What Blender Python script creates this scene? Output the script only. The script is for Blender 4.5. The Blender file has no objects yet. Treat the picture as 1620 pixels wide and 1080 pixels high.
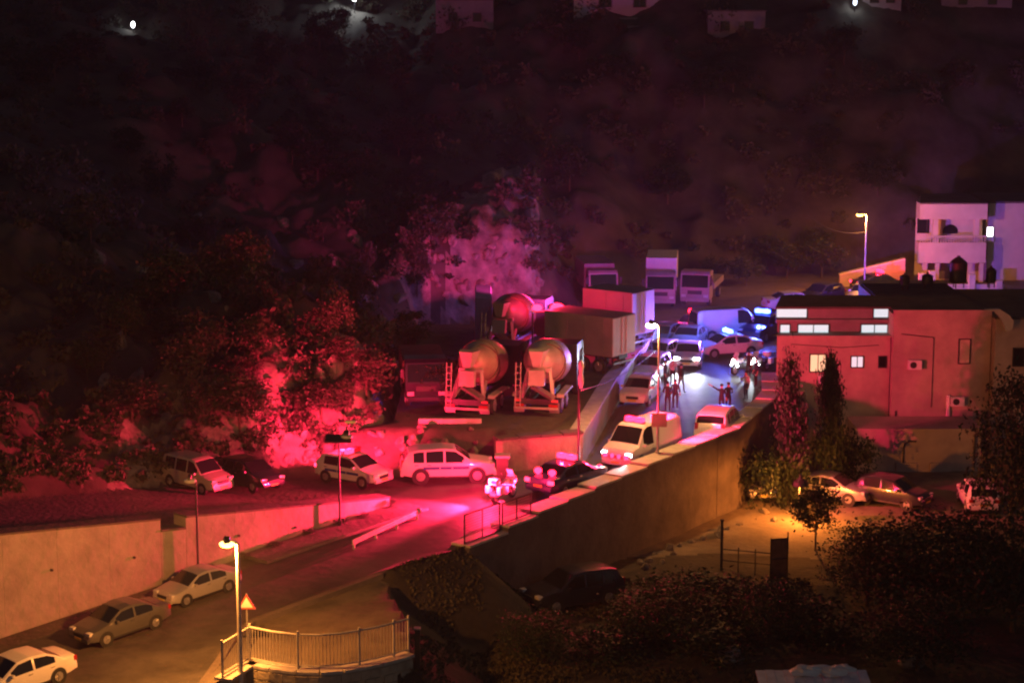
import bpy, bmesh, math, random
import numpy as np
from mathutils import Vector, Matrix

# ------------------------------------------------------------------ camera, world, exposure
sc = bpy.context.scene
C = sc.collection
RND = random.Random(11)
NPR = np.random.RandomState(5)
F, H, TH = 3200.0, 24.0, math.atan(560 / 3200)
cam_d = bpy.data.cameras.new('camera')
cam_d.sensor_width = 36.0
cam_d.lens = 36.0 * F / 1620.0
cam_d.clip_start, cam_d.clip_end = 1.0, 2000.0
cam = bpy.data.objects.new('camera', cam_d)
C.objects.link(cam)
cam.location = (0, 0, H)
cam.rotation_euler = (math.pi / 2 - TH, 0, 0)
sc.camera = cam

world = bpy.data.worlds.new('World')
sc.world = world
world.use_nodes = True
wn = world.node_tree
bg = wn.nodes['Background']
sky = wn.nodes.new('ShaderNodeTexSky')
sky.sky_type = 'NISHITA'
sky.sun_disc = False
sky.sun_elevation = math.radians(28)
sky.sun_rotation = math.radians(150)
wn.links.new(sky.outputs[0], bg.inputs[0])
bg.inputs[1].default_value = 0.0037
moon_d = bpy.data.lights.new('moon', 'SUN')
moon_d.energy = 0.012
moon_d.angle = math.radians(10)
moon_d.color = (0.9, 0.85, 1.0)
moon = bpy.data.objects.new('moon', moon_d)
C.objects.link(moon)
moon.rotation_euler = (math.radians(62), 0, math.radians(30))

sc.view_settings.view_transform = 'Standard'
sc.view_settings.look = 'None'
sc.view_settings.gamma = 1
sc.view_settings.use_curve_mapping = False
sc.view_settings.exposure = 0.9
cy = sc.cycles
cy.use_light_tree = True
cy.max_bounces = 5
cy.diffuse_bounces = 3
cy.glossy_bounces = 3
cy.sample_clamp_indirect = 4.0
cy.filter_width = 2.2
cy.use_denoising = True


def at(u, v, z):
    a, b = (u - 810) / F, (540 - v) / F
    d = Vector((a, math.cos(TH) + b * math.sin(TH), -math.sin(TH) + b * math.cos(TH)))
    t = (z - H) / d.z
    return Vector((d.x * t, d.y * t, z))


def aty(u, v, y):
    a, b = (u - 810) / F, (540 - v) / F
    d = Vector((a, math.cos(TH) + b * math.sin(TH), -math.sin(TH) + b * math.cos(TH)))
    t = y / d.y
    return Vector((d.x * t, y, H + d.z * t))


# ------------------------------------------------------------------ materials
MATS = {}


def M(name, col, rough=.7, metal=0., var=.25, scale=1.5, bump=0., coat=0., col2=None, spec=.5):
    if name in MATS:
        return MATS[name]
    m = bpy.data.materials.new(name)
    m.use_nodes = True
    nt = m.node_tree
    b = nt.nodes['Principled BSDF']
    b.inputs['Roughness'].default_value = rough
    b.inputs['Metallic'].default_value = metal
    b.inputs['Coat Weight'].default_value = coat
    b.inputs['Specular IOR Level'].default_value = spec
    tc = nt.nodes.new('ShaderNodeTexCoord')
    no = nt.nodes.new('ShaderNodeTexNoise')
    no.inputs['Scale'].default_value = scale
    no.inputs['Detail'].default_value = 6
    no.inputs['Roughness'].default_value = .65
    nt.links.new(tc.outputs['Object'], no.inputs['Vector'])
    cr = nt.nodes.new('ShaderNodeValToRGB')
    cr.color_ramp.elements[0].position = .32
    cr.color_ramp.elements[1].position = .68
    c2 = col2 if col2 else tuple(c * (1 + var) for c in col)
    c1 = tuple(c * (1 - var) for c in col)
    cr.color_ramp.elements[0].color = (*c1, 1)
    cr.color_ramp.elements[1].color = (*[min(1, c) for c in c2], 1)
    nt.links.new(no.outputs[0], cr.inputs[0])
    nt.links.new(cr.outputs[0], b.inputs['Base Color'])
    if bump:
        n2 = nt.nodes.new('ShaderNodeTexNoise')
        n2.inputs['Scale'].default_value = scale * 5
        n2.inputs['Detail'].default_value = 5
        nt.links.new(tc.outputs['Object'], n2.inputs['Vector'])
        bp = nt.nodes.new('ShaderNodeBump')
        bp.inputs['Strength'].default_value = bump
        bp.inputs['Distance'].default_value = .08
        nt.links.new(n2.outputs[0], bp.inputs['Height'])
        nt.links.new(bp.outputs[0], b.inputs['Normal'])
    MATS[name] = m
    return m


def EM(name, col, strength):
    if name in MATS:
        return MATS[name]
    m = bpy.data.materials.new(name)
    m.use_nodes = True
    b = m.node_tree.nodes['Principled BSDF']
    b.inputs['Base Color'].default_value = (*[c * .5 for c in col], 1)
    b.inputs['Specular IOR Level'].default_value = 0.
    b.inputs['Emission Color'].default_value = (*col, 1)
    b.inputs['Emission Strength'].default_value = strength
    MATS[name] = m
    return m


asphalt = M('asphalt', (.08, .073, .067), .62, var=.42, scale=.45, bump=.35)
concrete = M('concrete', (.33, .3, .26), .9, var=.25, scale=.5, bump=.5)
concrete2 = M('old_concrete', (.12, .1, .09), .9, var=.35, scale=.7, bump=.5)
stonew = M('limestone', (.36, .32, .25), .9, var=.3, scale=.9, bump=.7)
kerbm = M('kerb_stone', (.5, .48, .44), .85, var=.2, scale=2, bump=.3)
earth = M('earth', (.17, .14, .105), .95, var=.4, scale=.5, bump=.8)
gravelm = M('packed_gravel', (.115, .095, .075), .95, var=.35, scale=.8, bump=.7)
grassm = M('dry_grass', (.075, .065, .04), .95, var=.4, scale=1.0, bump=.8)
rock = M('limestone_rock', (.17, .145, .12), .95, var=.6, scale=.8, bump=1.0, col2=(.36, .31, .26))
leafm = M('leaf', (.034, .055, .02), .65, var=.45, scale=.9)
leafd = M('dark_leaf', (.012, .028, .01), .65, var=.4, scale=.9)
leafs = M('scrub_leaf', (.06, .06, .035), .75, var=.5, scale=.35)
bark = M('bark', (.09, .065, .045), .9, var=.3, scale=5, bump=.6)
steel = M('galvanised_steel', (.4, .4, .41), .45, .7, .15, 4)
darksteel = M('dark_metal', (.05, .05, .055), .5, .6, .2, 4)
rubber = M('rubber', (.02, .02, .02), .8, 0, .2, 6)
rimm = M('alloy', (.5, .5, .52), .35, .8, .1, 6)
glass = M('dark_car_glass', (.012, .013, .016), .08, 0, .1, 3, spec=.8)
blackp = M('black_plastic', (.025, .025, .027), .5, 0, .2, 6)
white = M('white_paint', (.72, .72, .72), .3, 0, .05, 1.2, coat=.6)
silver = M('silver_paint', (.45, .45, .46), .3, .35, .07, 1.2, coat=.6)
greyp = M('grey_paint', (.2, .2, .21), .35, .3, .08, 1.2, coat=.6)
darkp = M('dark_paint', (.025, .028, .04), .28, .2, .1, 1.2, coat=.7)
bluep = M('dark_blue_paint', (.02, .03, .09), .3, .2, .1, 1.2, coat=.7)
chrome = M('chrome', (.7, .7, .7), .15, 1, .05, 4)
plate = M('plate_yellow', (.65, .5, .08), .5, 0, .05, 3)
render_p = M('pink_render', (.4, .31, .27), .9, 0, .26, .45, bump=.4)
render_c = M('cream_render', (.52, .47, .4), .9, 0, .14, .5, bump=.3)
render_d = M('grey_cladding', (.2, .19, .2), .8, 0, .2, .8, bump=.2)
roofm = M('roof_felt', (.08, .072, .07), .95, 0, .35, .7, bump=.5)
rust = M('rusty_sheet', (.13, .08, .06), .8, .3, .4, 2, bump=.3)
headoff = M('lamp_glass', (.6, .6, .62), .15, 0, .1, 5)
tailoff = M('tail_lens', (.35, .015, .02), .2, 0, .1, 5)
RED, BLUE, WARM, COOL = (1., .014, .07), (.08, .12, 1.), (1., .33, .055), (.8, .9, 1.)
em_red = EM('red_lamp', (1., .008, .03), 10)
em_tail = EM('lit_tail_lamp', (1., .02, .06), 5)
em_blue = EM('blue_lamp', (.05, .11, 1.), 12)
em_white = EM('lit_headlamp', (.92, .97, 1.), 26)
em_small = EM('dim_headlamp', (.95, .95, 1.), 5)
em_warm = EM('sodium_lamp', (1., .5, .12), 4)
em_coolwin = EM('lit_cool_window', (.6, .84, .9), .5)
em_warmwin = EM('lit_warm_window', (1., .72, .4), .5)


# ------------------------------------------------------------------ object helpers
def link(o, parent=None):
    C.objects.link(o)
    if parent is not None:
        o.parent = parent
    return o


def tag(o, label=None, cat=None, group=None, kind=None):
    for k, val in (('label', label), ('category', cat), ('group', group), ('kind', kind)):
        if val:
            o[k] = val
    return o


def thing(name, label, cat, loc=(0, 0, 0), rz=0., group=None, rot=None):
    o = bpy.data.objects.new(name, None)
    C.objects.link(o)
    o.empty_display_size = .3
    o.location = loc
    o.rotation_euler = rot if rot else (0, 0, rz)
    return tag(o, label, cat, group)


class MB:
    def __init__(self):
        self.bm = bmesh.new()

    def box(self, c, s, rot=None, bev=0.):
        g = bmesh.ops.create_cube(self.bm, size=1.)
        mt = Matrix.Translation(Vector(c)) @ (rot.to_4x4() if rot else Matrix()) @ Matrix.Diagonal((*s, 1))
        bmesh.ops.transform(self.bm, matrix=mt, verts=g['verts'])
        if bev:
            es = list({e for v in g['verts'] for e in v.link_edges})
            bmesh.ops.bevel(self.bm, geom=es, offset=bev, segments=2, affect='EDGES', profile=.7)
        return self

    def bar(self, a, b, w, h=None):
        a, b = Vector(a), Vector(b)
        d = b - a
        q = d.to_track_quat('X', 'Z').to_matrix()
        return self.box((a + b) / 2, (d.length, w, h or w), q)

    def cyl(self, a, b, r0, r1=None, n=10, caps=True):
        a, b = Vector(a), Vector(b)
        d = b - a
        r1 = r0 if r1 is None else r1
        g = bmesh.ops.create_cone(self.bm, cap_ends=caps, segments=n, radius1=r0, radius2=max(r1, .0005), depth=d.length)
        q = d.to_track_quat('Z', 'Y').to_matrix().to_4x4()
        bmesh.ops.transform(self.bm, matrix=Matrix.Translation((a + b) / 2) @ q, verts=g['verts'])
        return self

    def path(self, pts, r, n=6):
        for i in range(len(pts) - 1):
            self.cyl(pts[i], pts[i + 1], r, r, n)
        return self

    def sph(self, c, r, s=(1, 1, 1), n=10):
        g = bmesh.ops.create_uvsphere(self.bm, u_segments=n, v_segments=max(5, n * 2 // 3), radius=r)
        bmesh.ops.transform(self.bm, matrix=Matrix.Translation(Vector(c)) @ Matrix.Diagonal((*s, 1)), verts=g['verts'])
        return self

    def lathe(self, prof, a, b, n=20):
        """prof: list of (t, r) along axis a->b"""
        a, b = Vector(a), Vector(b)
        d = b - a
        q = d.to_track_quat('Z', 'Y').to_matrix()
        rings = []
        for t, r in prof:
            rings.append([self.bm.verts.new(a + d * t + q @ Vector((r * math.cos(2 * math.pi * k / n), r * math.sin(2 * math.pi * k / n), 0))) for k in range(n)])
        for r0, r1 in zip(rings, rings[1:]):
            for k in range(n):
                self.bm.faces.new((r0[k], r0[(k + 1) % n], r1[(k + 1) % n], r1[k]))
        self.bm.faces.new(rings[0][::-1])
        self.bm.faces.new(rings[-1])
        return self

    def prism(self, poly, z0, z1):
        """poly in xy; z0/z1 numbers or lists"""
        n = len(poly)
        zz0 = z0 if isinstance(z0, (list, tuple)) else [z0] * n
        zz1 = z1 if isinstance(z1, (list, tuple)) else [z1] * n
        lo = [self.bm.verts.new((p[0], p[1], z)) for p, z in zip(poly, zz0)]
        hi = [self.bm.verts.new((p[0], p[1], z)) for p, z in zip(poly, zz1)]
        self.bm.faces.new(lo[::-1])
        self.bm.faces.new(hi)
        for k in range(n):
            self.bm.faces.new((lo[k], lo[(k + 1) % n], hi[(k + 1) % n], hi[k]))
        return self

    def side(self, poly, y0, y1):
        """profile polygon in xz extruded along y"""
        n = len(poly)
        a = [self.bm.verts.new((p[0], y0, p[1])) for p in poly]
        b = [self.bm.verts.new((p[0], y1, p[1])) for p in poly]
        self.bm.faces.new(a)
        self.bm.faces.new(b[::-1])
        for k in range(n):
            self.bm.faces.new((a[k], b[k], b[(k + 1) % n], a[(k + 1) % n]))
        return self

    def quad(self, *ps):
        self.bm.faces.new([self.bm.verts.new(p) for p in ps])
        return self

    def mesh(self, name, mat=None, smooth=False):
        bmesh.ops.recalc_face_normals(self.bm, faces=self.bm.faces[:])
        me = bpy.data.meshes.new(name)
        self.bm.to_mesh(me)
        self.bm.free()
        if mat:
            me.materials.append(mat)
        if smooth:
            me.polygons.foreach_set('use_smooth', [True] * len(me.polygons))
            me.set_sharp_from_angle(angle=math.radians(38))
        return me

    def build(self, name, mat, parent=None, smooth=False, loc=None):
        o = bpy.data.objects.new(name, self.mesh(name, mat, smooth))
        link(o, parent)
        if loc is not None:
            o.location = loc
        return o


def ob(name, me, parent=None, mat=None, loc=None):
    o = bpy.data.objects.new(name, me)
    link(o, parent)
    if mat is not None and me.materials:
        o.material_slots[0].link = 'OBJECT'
        o.material_slots[0].material = mat
    if loc is not None:
        o.location = loc
    return o


LIGHT_K = 1.0


def lamp(parent, loc, power, col, radius=.12, name='lamp_light', typ='POINT', aim=None, cone=120):
    d = bpy.data.lights.new(name, typ)
    d.energy = power * LIGHT_K
    d.color = col
    d.shadow_soft_size = radius
    o = bpy.data.objects.new(name, d)
    C.objects.link(o)
    o.parent = parent
    o.location = loc
    if typ == 'SPOT':
        d.spot_size = math.radians(cone)
        d.spot_blend = .6
        o.rotation_euler = Vector(aim).to_track_quat('-Z', 'Y').to_euler()
    return o


# ------------------------------------------------------------------ terrain function (vectorised)
def vnoise(x, y, seed=0):
    xi, yi = np.floor(x).astype(int), np.floor(y).astype(int)
    fx, fy = x - xi, y - yi
    fx, fy = fx * fx * (3 - 2 * fx), fy * fy * (3 - 2 * fy)

    def h(a, b):
        n = (a * 374761393 + b * 668265263 + seed * 1442695041) & 0x7fffffff
        n = ((n ^ (n >> 13)) * 1274126177) & 0x7fffffff
        return ((n ^ (n >> 16)) & 0xffff) / 65535.
    return (h(xi, yi) * (1 - fx) + h(xi + 1, yi) * fx) * (1 - fy) + (h(xi, yi + 1) * (1 - fx) + h(xi + 1, yi + 1) * fx) * fy


def sm(t):
    t = np.clip(t, 0, 1)
    return t * t * (3 - 2 * t)


def inpoly(x, y, P):
    r = np.zeros(x.shape, bool)
    n = len(P)
    for i in range(n):
        (x0, y0), (x1, y1) = P[i], P[(i + 1) % n]
        if y0 == y1:
            continue
        c = ((y0 > y) != (y1 > y)) & (x < (x1 - x0) * (y - y0) / (y1 - y0) + x0)
        r ^= c
    return r


def pdist(x, y, P):
    d = np.full(x.shape, 1e9)
    for (x0, y0), (x1, y1) in zip(P, P[1:]):
        dx, dy = x1 - x0, y1 - y0
        t = np.clip(((x - x0) * dx + (y - y0) * dy) / (dx * dx + dy * dy), 0, 1)
        d = np.minimum(d, np.hypot(x - x0 - t * dx, y - y0 - t * dy))
    return d


RW = (-5.8, 91.8)                       # right end of the long retaining wall
WD = (-.697, -.717)                     # along that wall, to the left
WN = (-.717, .697)                      # behind that wall
FOOT = [(-75, 36), (-40.8, 70), (-26.9, 84.4), (-16.5, 95.6), (-11.6, 100.2), (-8, 102.6), (-6.3, 104.2), (-6.6, 143), (2, 146), (5, 153), (6.5, 163),
        (14, 167), (24, 171), (60, 180), (120, 195)]
HILL = FOOT + [(120, 400), (-200, 400), (-200, 36)]
MAINW = [(-2.07, 85.5), (5.9, 96.6), (11.8, 105), (15, 113), (15.7, 119)]
ARC = [tuple(at(u, v, -1.0)[:2]) for u, v in ((392, 1058), (430, 1066), (470, 1071), (505, 1072), (540, 1069), (570, 1064), (600, 1058), (626, 1051), (650, 1044))]
TERR = [(-11.3, 69.2), (-10.6, 70.2)] + ARC + [(-4.3, 77.5), (-5.4, 82.2), (-10.5, 77.0), (-10.9, 73.5)]
MAINW_IN = [(x - .30, y + .2) for x, y in MAINW]
LOWP = [(-5.4, 82.2)] + MAINW_IN + [(16.2, 131), (140, 131), (140, -40), (-11.5, -40), (-11.5, 69), (-10.6, 70.2)] + ARC + [(-4.3, 77.5)]
EMB = [ARC[-1], (-4.3, 77.5), (-5.4, 82.2), (-2.07, 85.5)]


def field(x, y):
    x, y = np.asarray(x, float), np.asarray(y, float)
    rx, ry = x - RW[0], y - RW[1]
    s = rx * WD[0] + ry * WD[1]
    dw = rx * WN[0] + ry * WN[1]
    sp = np.clip(s, 0, 60)
    z = np.where(dw > .52, .118 * np.clip(s, 0, 40) - .4 * sm(s / 4), -.067 * sp)
    z = np.where((s < 0), 0., z)
    # platform with the mixer trucks
    xe = np.interp(y, [100.5, 115, 128, 134, 150], [3.6, 6., 8.8, 9.8, 11.])
    tap = 1 - sm((y - 132) / 14)
    yf = 99.0 + (x + .8) * .34
    front = np.where(x >= -.8, (y > yf + .35) * 1., sm((y - 99.9) / 2.8))
    plat = 1.5 * tap * front * (x < xe - .35) * (x > -9)
    z = np.where((y > 98.5) & (x > -9), np.maximum(z, plat), z)
    # low yard to the right and in front
    low = inpoly(x, y, LOWP)
    e = pdist(x, y, EMB[:3])
    e2 = pdist(x, y, EMB[2:])
    zl = np.maximum(-3.5 + .12 * vnoise(x * .5, y * .5, 3), np.maximum(-1.15 - .7 * e, -.12 - .95 * e2))
    z = np.where(low, zl, z)
    # hill
    hill = inpoly(x, y, HILL)
    d = pdist(x, y, FOOT)
    k = np.interp(x, [-40, -10, 0, 10, 20, 60], [.30, .32, .41, .60, .74, .8])
    lump = (vnoise(x * .16, y * .16, 1) - .5) * 3.2 + (vnoise(x * .45, y * .45, 2) - .5) * 1.5 + (vnoise(x * 1.1, y * 1.1, 4) - .5) * .6
    terr = .5 * np.abs(((d * .16 + vnoise(x * .09, y * .09, 7) * 2.2) % 1.) - .5)
    cliff = 2.2 * sm(d / 2.2) * np.exp(-np.clip(d, 0, 200) / 40) * sm((x + 9.5) / 3) * (1 - sm((x - 1.2) / 2.2)) * sm((y - 138) / 6)
    cw = sm((x + 11) / 3) * (1 - sm((x - 1.5) / 2.5)) * sm((y - 138) / 5) * sm(d / 1.5) * (1 - sm((d - 6) / 6))
    rid = 1 - 2 * np.abs(vnoise(x * .8 + 7, y * .35, 21) - .5)
    cliff = cliff + cw * (1.3 * rid + 1.3 * np.abs(vnoise(x * 1.6, y * 1.6, 22) - .5) + .6 * vnoise(x * 3.1, y * 3.1, 23))
    bk = np.where(y < 112, 1.5 - 1.0 * sm((s - 1) / 9), 1.9)
    bw_ = np.where(y < 112, 1.6 + 2.5 * sm((s - 1) / 9), 1.1)
    rough = np.where((y < 118) & (x < -3), 1., 0.) * sm(d / .8) * (1.1 * np.abs(vnoise(x * .9, y * .9, 41) - .45) + .7 * np.abs(vnoise(x * 1.9, y * 1.9, 42) - .5) + .3 * vnoise(x * 3.3, y * 3.3, 43))
    zh = .118 * np.clip(s, 0, 25) - .4 * sm(s / 4) + bk * (1 - np.exp(-d / bw_)) + rough + k * d + (lump + terr * 1.6) * sm(d / 3.5) + cliff
    return np.where(hill, zh, z)


def gz(x, y):
    return float(field(np.array([x]), np.array([y]))[0])


_T = np.arange(55, 345, .2)


def hit(u, v):
    """where the line of sight through a photo pixel meets the terrain"""
    a, b = (u - 810) / F, (540 - v) / F
    dy, dz = math.cos(TH) + b * math.sin(TH), -math.sin(TH) + b * math.cos(TH)
    X, Y, Z = _T * a, _T * dy, H + _T * dz
    f = field(X, Y)
    i = np.argmax(Z < f)
    return Vector((X[i], Y[i], f[i]))


# ------------------------------------------------------------------ ground sheets
xs = np.concatenate([np.arange(-200, -46, 6.), np.arange(-46, -30, .8), np.arange(-30, -4, .35), np.arange(-4, 16.5, .32), np.arange(16.5, 20, .45), np.arange(20, 46, .8), np.arange(46, 140.1, 6.)])
ys = np.concatenate([np.arange(-20, 60, 5.), np.arange(60, 114, .34), np.arange(114, 134, .45), np.arange(134, 166, .5), np.arange(166, 210, 1.), np.arange(210, 340, 4.)])
GX, GY = np.meshgrid(xs, ys)
GZ = field(GX, GY)
nx, ny = len(xs), len(ys)
fcx, fcy = (GX[:-1, :-1] + GX[1:, 1:]) / 2, (GY[:-1, :-1] + GY[1:, 1:]) / 2
reg = np.where(inpoly(fcx, fcy, HILL), 0, np.where(inpoly(fcx, fcy, LOWP), 2, 1))
cd = pdist(fcx, fcy, FOOT)
reg = np.where((reg == 0) & (fcx > -9.5) & (fcx < 2.2) & (fcy > 141) & (cd < 6 + 6 * vnoise(fcx * .35, fcy * .35, 31)) & (vnoise(fcx * .9, fcy * .9, 33) > .22), 3, reg)
reg = np.where((reg == 0) & (fcx > -19) & (fcx < -4) & (fcy < 118) & (cd < 3 + 3 * vnoise(fcx * .5, fcy * .5, 32)), 4, reg)
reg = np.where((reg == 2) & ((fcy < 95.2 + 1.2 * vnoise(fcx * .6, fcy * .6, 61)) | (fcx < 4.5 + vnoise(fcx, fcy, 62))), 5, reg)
idx = np.arange(nx * ny).reshape(ny, nx)
quads = np.stack([idx[:-1, :-1], idx[:-1, 1:], idx[1:, 1:], idx[1:, :-1]], -1)
co = np.stack([GX, GY, GZ], -1).reshape(-1, 3)


def np_mesh(name, co, quads, mat, smooth=False):
    used, inv = np.unique(quads, return_inverse=True)
    q = inv.reshape(quads.shape)
    me = bpy.data.meshes.new(name)
    me.vertices.add(len(used))
    me.vertices.foreach_set('co', co[used].astype(np.float32).ravel())
    nf, k = q.shape
    me.loops.add(nf * k)
    me.loops.foreach_set('vertex_index', q.astype(np.int32).ravel())
    me.polygons.add(nf)
    me.polygons.foreach_set('loop_start', np.arange(0, nf * k, k, dtype=np.int32))
    me.polygons.foreach_set('loop_total', np.full(nf, k, np.int32))
    if smooth:
        me.polygons.foreach_set('use_smooth', np.ones(nf, bool))
    me.materials.append(mat)
    me.update(calc_edges=True)
    return me


hillmat = M('hillside_soil', (.05, .04, .032), .95, var=.6, scale=.2, bump=.9, col2=(.11, .095, .075))
for k, (nm, mt) in enumerate((('hillside', hillmat), ('lot_ground', gravelm), ('yard_ground', earth), ('rock_face', rock), ('rocky_bank', rock), ('garden_ground', M('unlit_garden_soil', (.045, .036, .028), .95, var=.45, scale=.6, bump=.8)))):  # garden soil coloured darker to stand in for missing lamp light
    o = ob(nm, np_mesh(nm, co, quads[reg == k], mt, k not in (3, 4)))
    tag(o, kind='structure')


def sheet(name, rows, mat, lift):
    """rows: list of left/right xy pairs; draped over the terrain"""
    m = MB()
    prev = None
    for (a, b) in rows:
        cur = []
        for i in range(9):
            p = (a[0] + (b[0] - a[0]) * i / 8, a[1] + (b[1] - a[1]) * i / 8)
            cur.append(m.bm.verts.new((p[0], p[1], gz(*p) + lift)))
        if prev:
            for i in range(8):
                m.bm.faces.new((prev[i], prev[i + 1], cur[i + 1], cur[i]))
        prev = cur
    o = m.build(name, mat)
    return tag(o, kind='structure')


def lerp(a, b, t):
    return tuple(p + (q - p) * t for p, q in zip(a, b))


rows = []
keys = [((-36, 58.5), (-27, 50)), ((-28.2, 66.9), (-15.5, 62)), ((-20.4, 74.8), (-11.7, 69.5)), ((-15.3, 80.1), (-10.9, 76.4)), ((-6.3, 89.3), (-2.35, 85.3)),
        ((-6.4, 95.2), (-1.2, 86.6)), ((3.7, 100.0), (5.6, 96.2)), ((4.4, 103.5), (9.5, 101.8)), ((6.4, 115.), (14.6, 112.8)), ((9.2, 128), (15.5, 119.5)), ((10.2, 134), (16.3, 132)),
        ((11., 143), (24, 136)), ((16, 156), (30, 147)), ((30, 164), (42, 150)), ((80, 176), (90, 160))]
for (a0, b0), (a1, b1) in zip(keys, keys[1:]):
    nst = max(2, int(Vector(a1).__sub__(Vector(a0)).length / 1.2))
    for i in range(nst):
        rows.append((lerp(a0, a1, i / nst), lerp(b0, b1, i / nst)))
rows.append(keys[-1])
sheet('road', rows, asphalt, .05)


# ------------------------------------------------------------------ retaining walls
def along(s, dw=0.):
    return (RW[0] + WD[0] * s + WN[0] * dw, RW[1] + WD[1] * s + WN[1] * dw)


wall = thing('retaining_wall', 'long pale concrete retaining wall beside the lower road, under the parked cars', 'wall', (*along(0), 0))
m = MB()
cuts = [-.1, 3, 6, 9, 11.6, 11.61, 12.9, 12.91, 15.5, 18, 20.5, 26, 34]
drop = [0, 0, 0, 0, 0, .5, .5, 0, 0, 0, 0, 0, 0]
tops = [.5 + .111 * max(0, s) - dr for s, dr in zip(cuts, drop)]
for i in range(len(cuts) - 1):
    s0, s1 = cuts[i], cuts[i + 1]
    if s1 - s0 < .1:
        continue
    P = [along(s0 + .003), along(s1 - .003), along(s1 - .003, .85), along(s0 + .003, .85)]
    P = [(p[0] - RW[0], p[1] - RW[1]) for p in P]
    b0, b1 = -.067 * max(0, s0) - .6, -.067 * s1 - .6
    m.prism(P, [b0, b1, b1, b0], [tops[i], tops[i + 1], tops[i + 1], tops[i]])
m.build('wall_body', concrete, wall)
# loose blocks and drain holes
for s, h in ((2.2, -.1), (5.6, .2), (8.8, .45), (14.3, .6), (18.3, .9)):
    p = along(s, -.02)
    MB().cyl((p[0] - RW[0] + .03, p[1] - RW[1] - .03, h), (p[0] - RW[0] - .05, p[1] - RW[1] + .05, h), .06, .06, 8).build('drain_hole', blackp, wall)
m = MB()
for i in range(len(cuts) - 1):
    s0, s1 = cuts[i], cuts[i + 1]
    if s1 - s0 < .1:
        continue
    a, b = along(s0 + .01, .4), along(s1 - .01, .4)
    m.bar((a[0] - RW[0], a[1] - RW[1], tops[i] + .04), (b[0] - RW[0], b[1] - RW[1], tops[i + 1] + .04), .9, .08)
m.build('coping', concrete2, wall)

# stepped parapet wall on the right side of the main road
wpar = thing('stepped_wall', 'tall concrete retaining wall with stepped coping on the yard side of the main road', 'wall', (MAINW[0][0], MAINW[0][1], 0))
seglen = [math.dist(a, b) for a, b in zip(MAINW, MAINW[1:])]
WTOT = sum(seglen)


def wpt(t):
    for (a, b), L in zip(zip(MAINW, MAINW[1:]), seglen):
        if t <= L:
            return lerp(a, b, t / L), Vector((b[0] - a[0], b[1] - a[1])).normalized()
        t -= L
    return MAINW[-1], Vector((0, 1))


t = 0.
steps = []
kk = 0
while t < WTOT - .3:
    t1 = min(WTOT, t + (2.35 if kk else 2.9))
    steps.append((t, t1, (-.08, .18, .34, .42, .55, .62, .74, .8, .86, .9, .95, 1., 1.05, 1.1, 1.15, 1.2, 1.2, 1.2)[min(kk, 17)]))
    t = t1
    kk += 1
for (t0, t1, top) in steps:
    a, da = wpt(t0)
    b, db = wpt(t1)
    nrm = Vector((db.y, -db.x)) * .02
    q = Vector((-db.y, db.x)) * .72
    a2, b2 = Vector(a) - Vector(MAINW[0]), Vector(b) - Vector(MAINW[0])
    na = -q * .35
    MB().prism([a2 + na, b2 + na, b2 + q, a2 + q], -3.9, top).build('wall_panel', concrete2, wpar)
    mid0, mid1 = a2 + (na + q) / 2, b2 + (na + q) / 2
    d = (mid1 - mid0).normalized() * .03
    MB().bar((*(mid0 + d), top + .05), (*(mid1 - d), top + .05), 1.05, .1).build('coping', kerbm, wpar)

# platform walls (front and road side)
pw = thing('platform_wall', 'low stone retaining wall carrying the platform under the cement mixers', 'wall', (-.8, 99, 0))
m = MB()
m.prism([(0, 0), (4.4, 1.496), (4.3, 2.2), (-.1, .7)], -.4, 1.62)
m.build('wall_front', stonew, pw)
for k in range(4):
    f0, f1 = k / 4 + .005, (k + 1) / 4 - .005
    MB().bar((-.05 + 4.4 * f0, .35 + 1.496 * f0, 1.68 + (.02 if k % 2 else 0)), (-.05 + 4.4 * f1, .35 + 1.496 * f1, 1.68 + (.02 if k % 2 else 0)), .76, .12).build('coping', concrete2, pw)
ew = thing('roadside_wall', 'low pale wall along the road edge below the box trailers', 'wall', (3.6, 100.5, 0))
E_ = [(100.5, 3.6), (107.5, 4.8), (115, 6.), (121.5, 7.4), (128, 8.8), (134, 9.8)]
for (y0, x0), (y1, x1) in zip(E_, E_[1:]):
    za = 1.62 * (1 - float(sm(np.array((y0 - 132) / 14))))
    MB().prism([(x0 - 3.6, y0 - 100.5), (x1 - 3.6, y1 - 100.5), (x1 - 4.35, y1 - 100.4), (x0 - 4.35, y0 - 100.4)], -.4, 1.6).build('wall_panel', concrete, ew)
    MB().bar((x0 - 3.97, y0 - 100.45 + .02, 1.65), (x1 - 3.97, y1 - 100.45 - .02, 1.65), .82, .1).build('coping', kerbm, ew)
kerb = thing('concrete_beam', 'pale concrete beam lying along the platform edge beside the left cement mixer', 'beam', at(712, 666, 1.6))
MB().box((0, 0, 0), (3.3, .3, .3), bev=.03).build('beam_body', kerbm, kerb)

pil = thing('gate_pillar', 'square brown stone pillar between the white police SUV and the yellow lit wall', 'pillar', at(795, 770, 0))
MB().box((0, 0, .75), (.55, .55, 1.5), bev=.02).build('shaft', concrete2, pil)
MB().box((0, 0, 1.56), (.75, .7, .12), bev=.02).build('cap', kerbm, pil)

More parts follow.
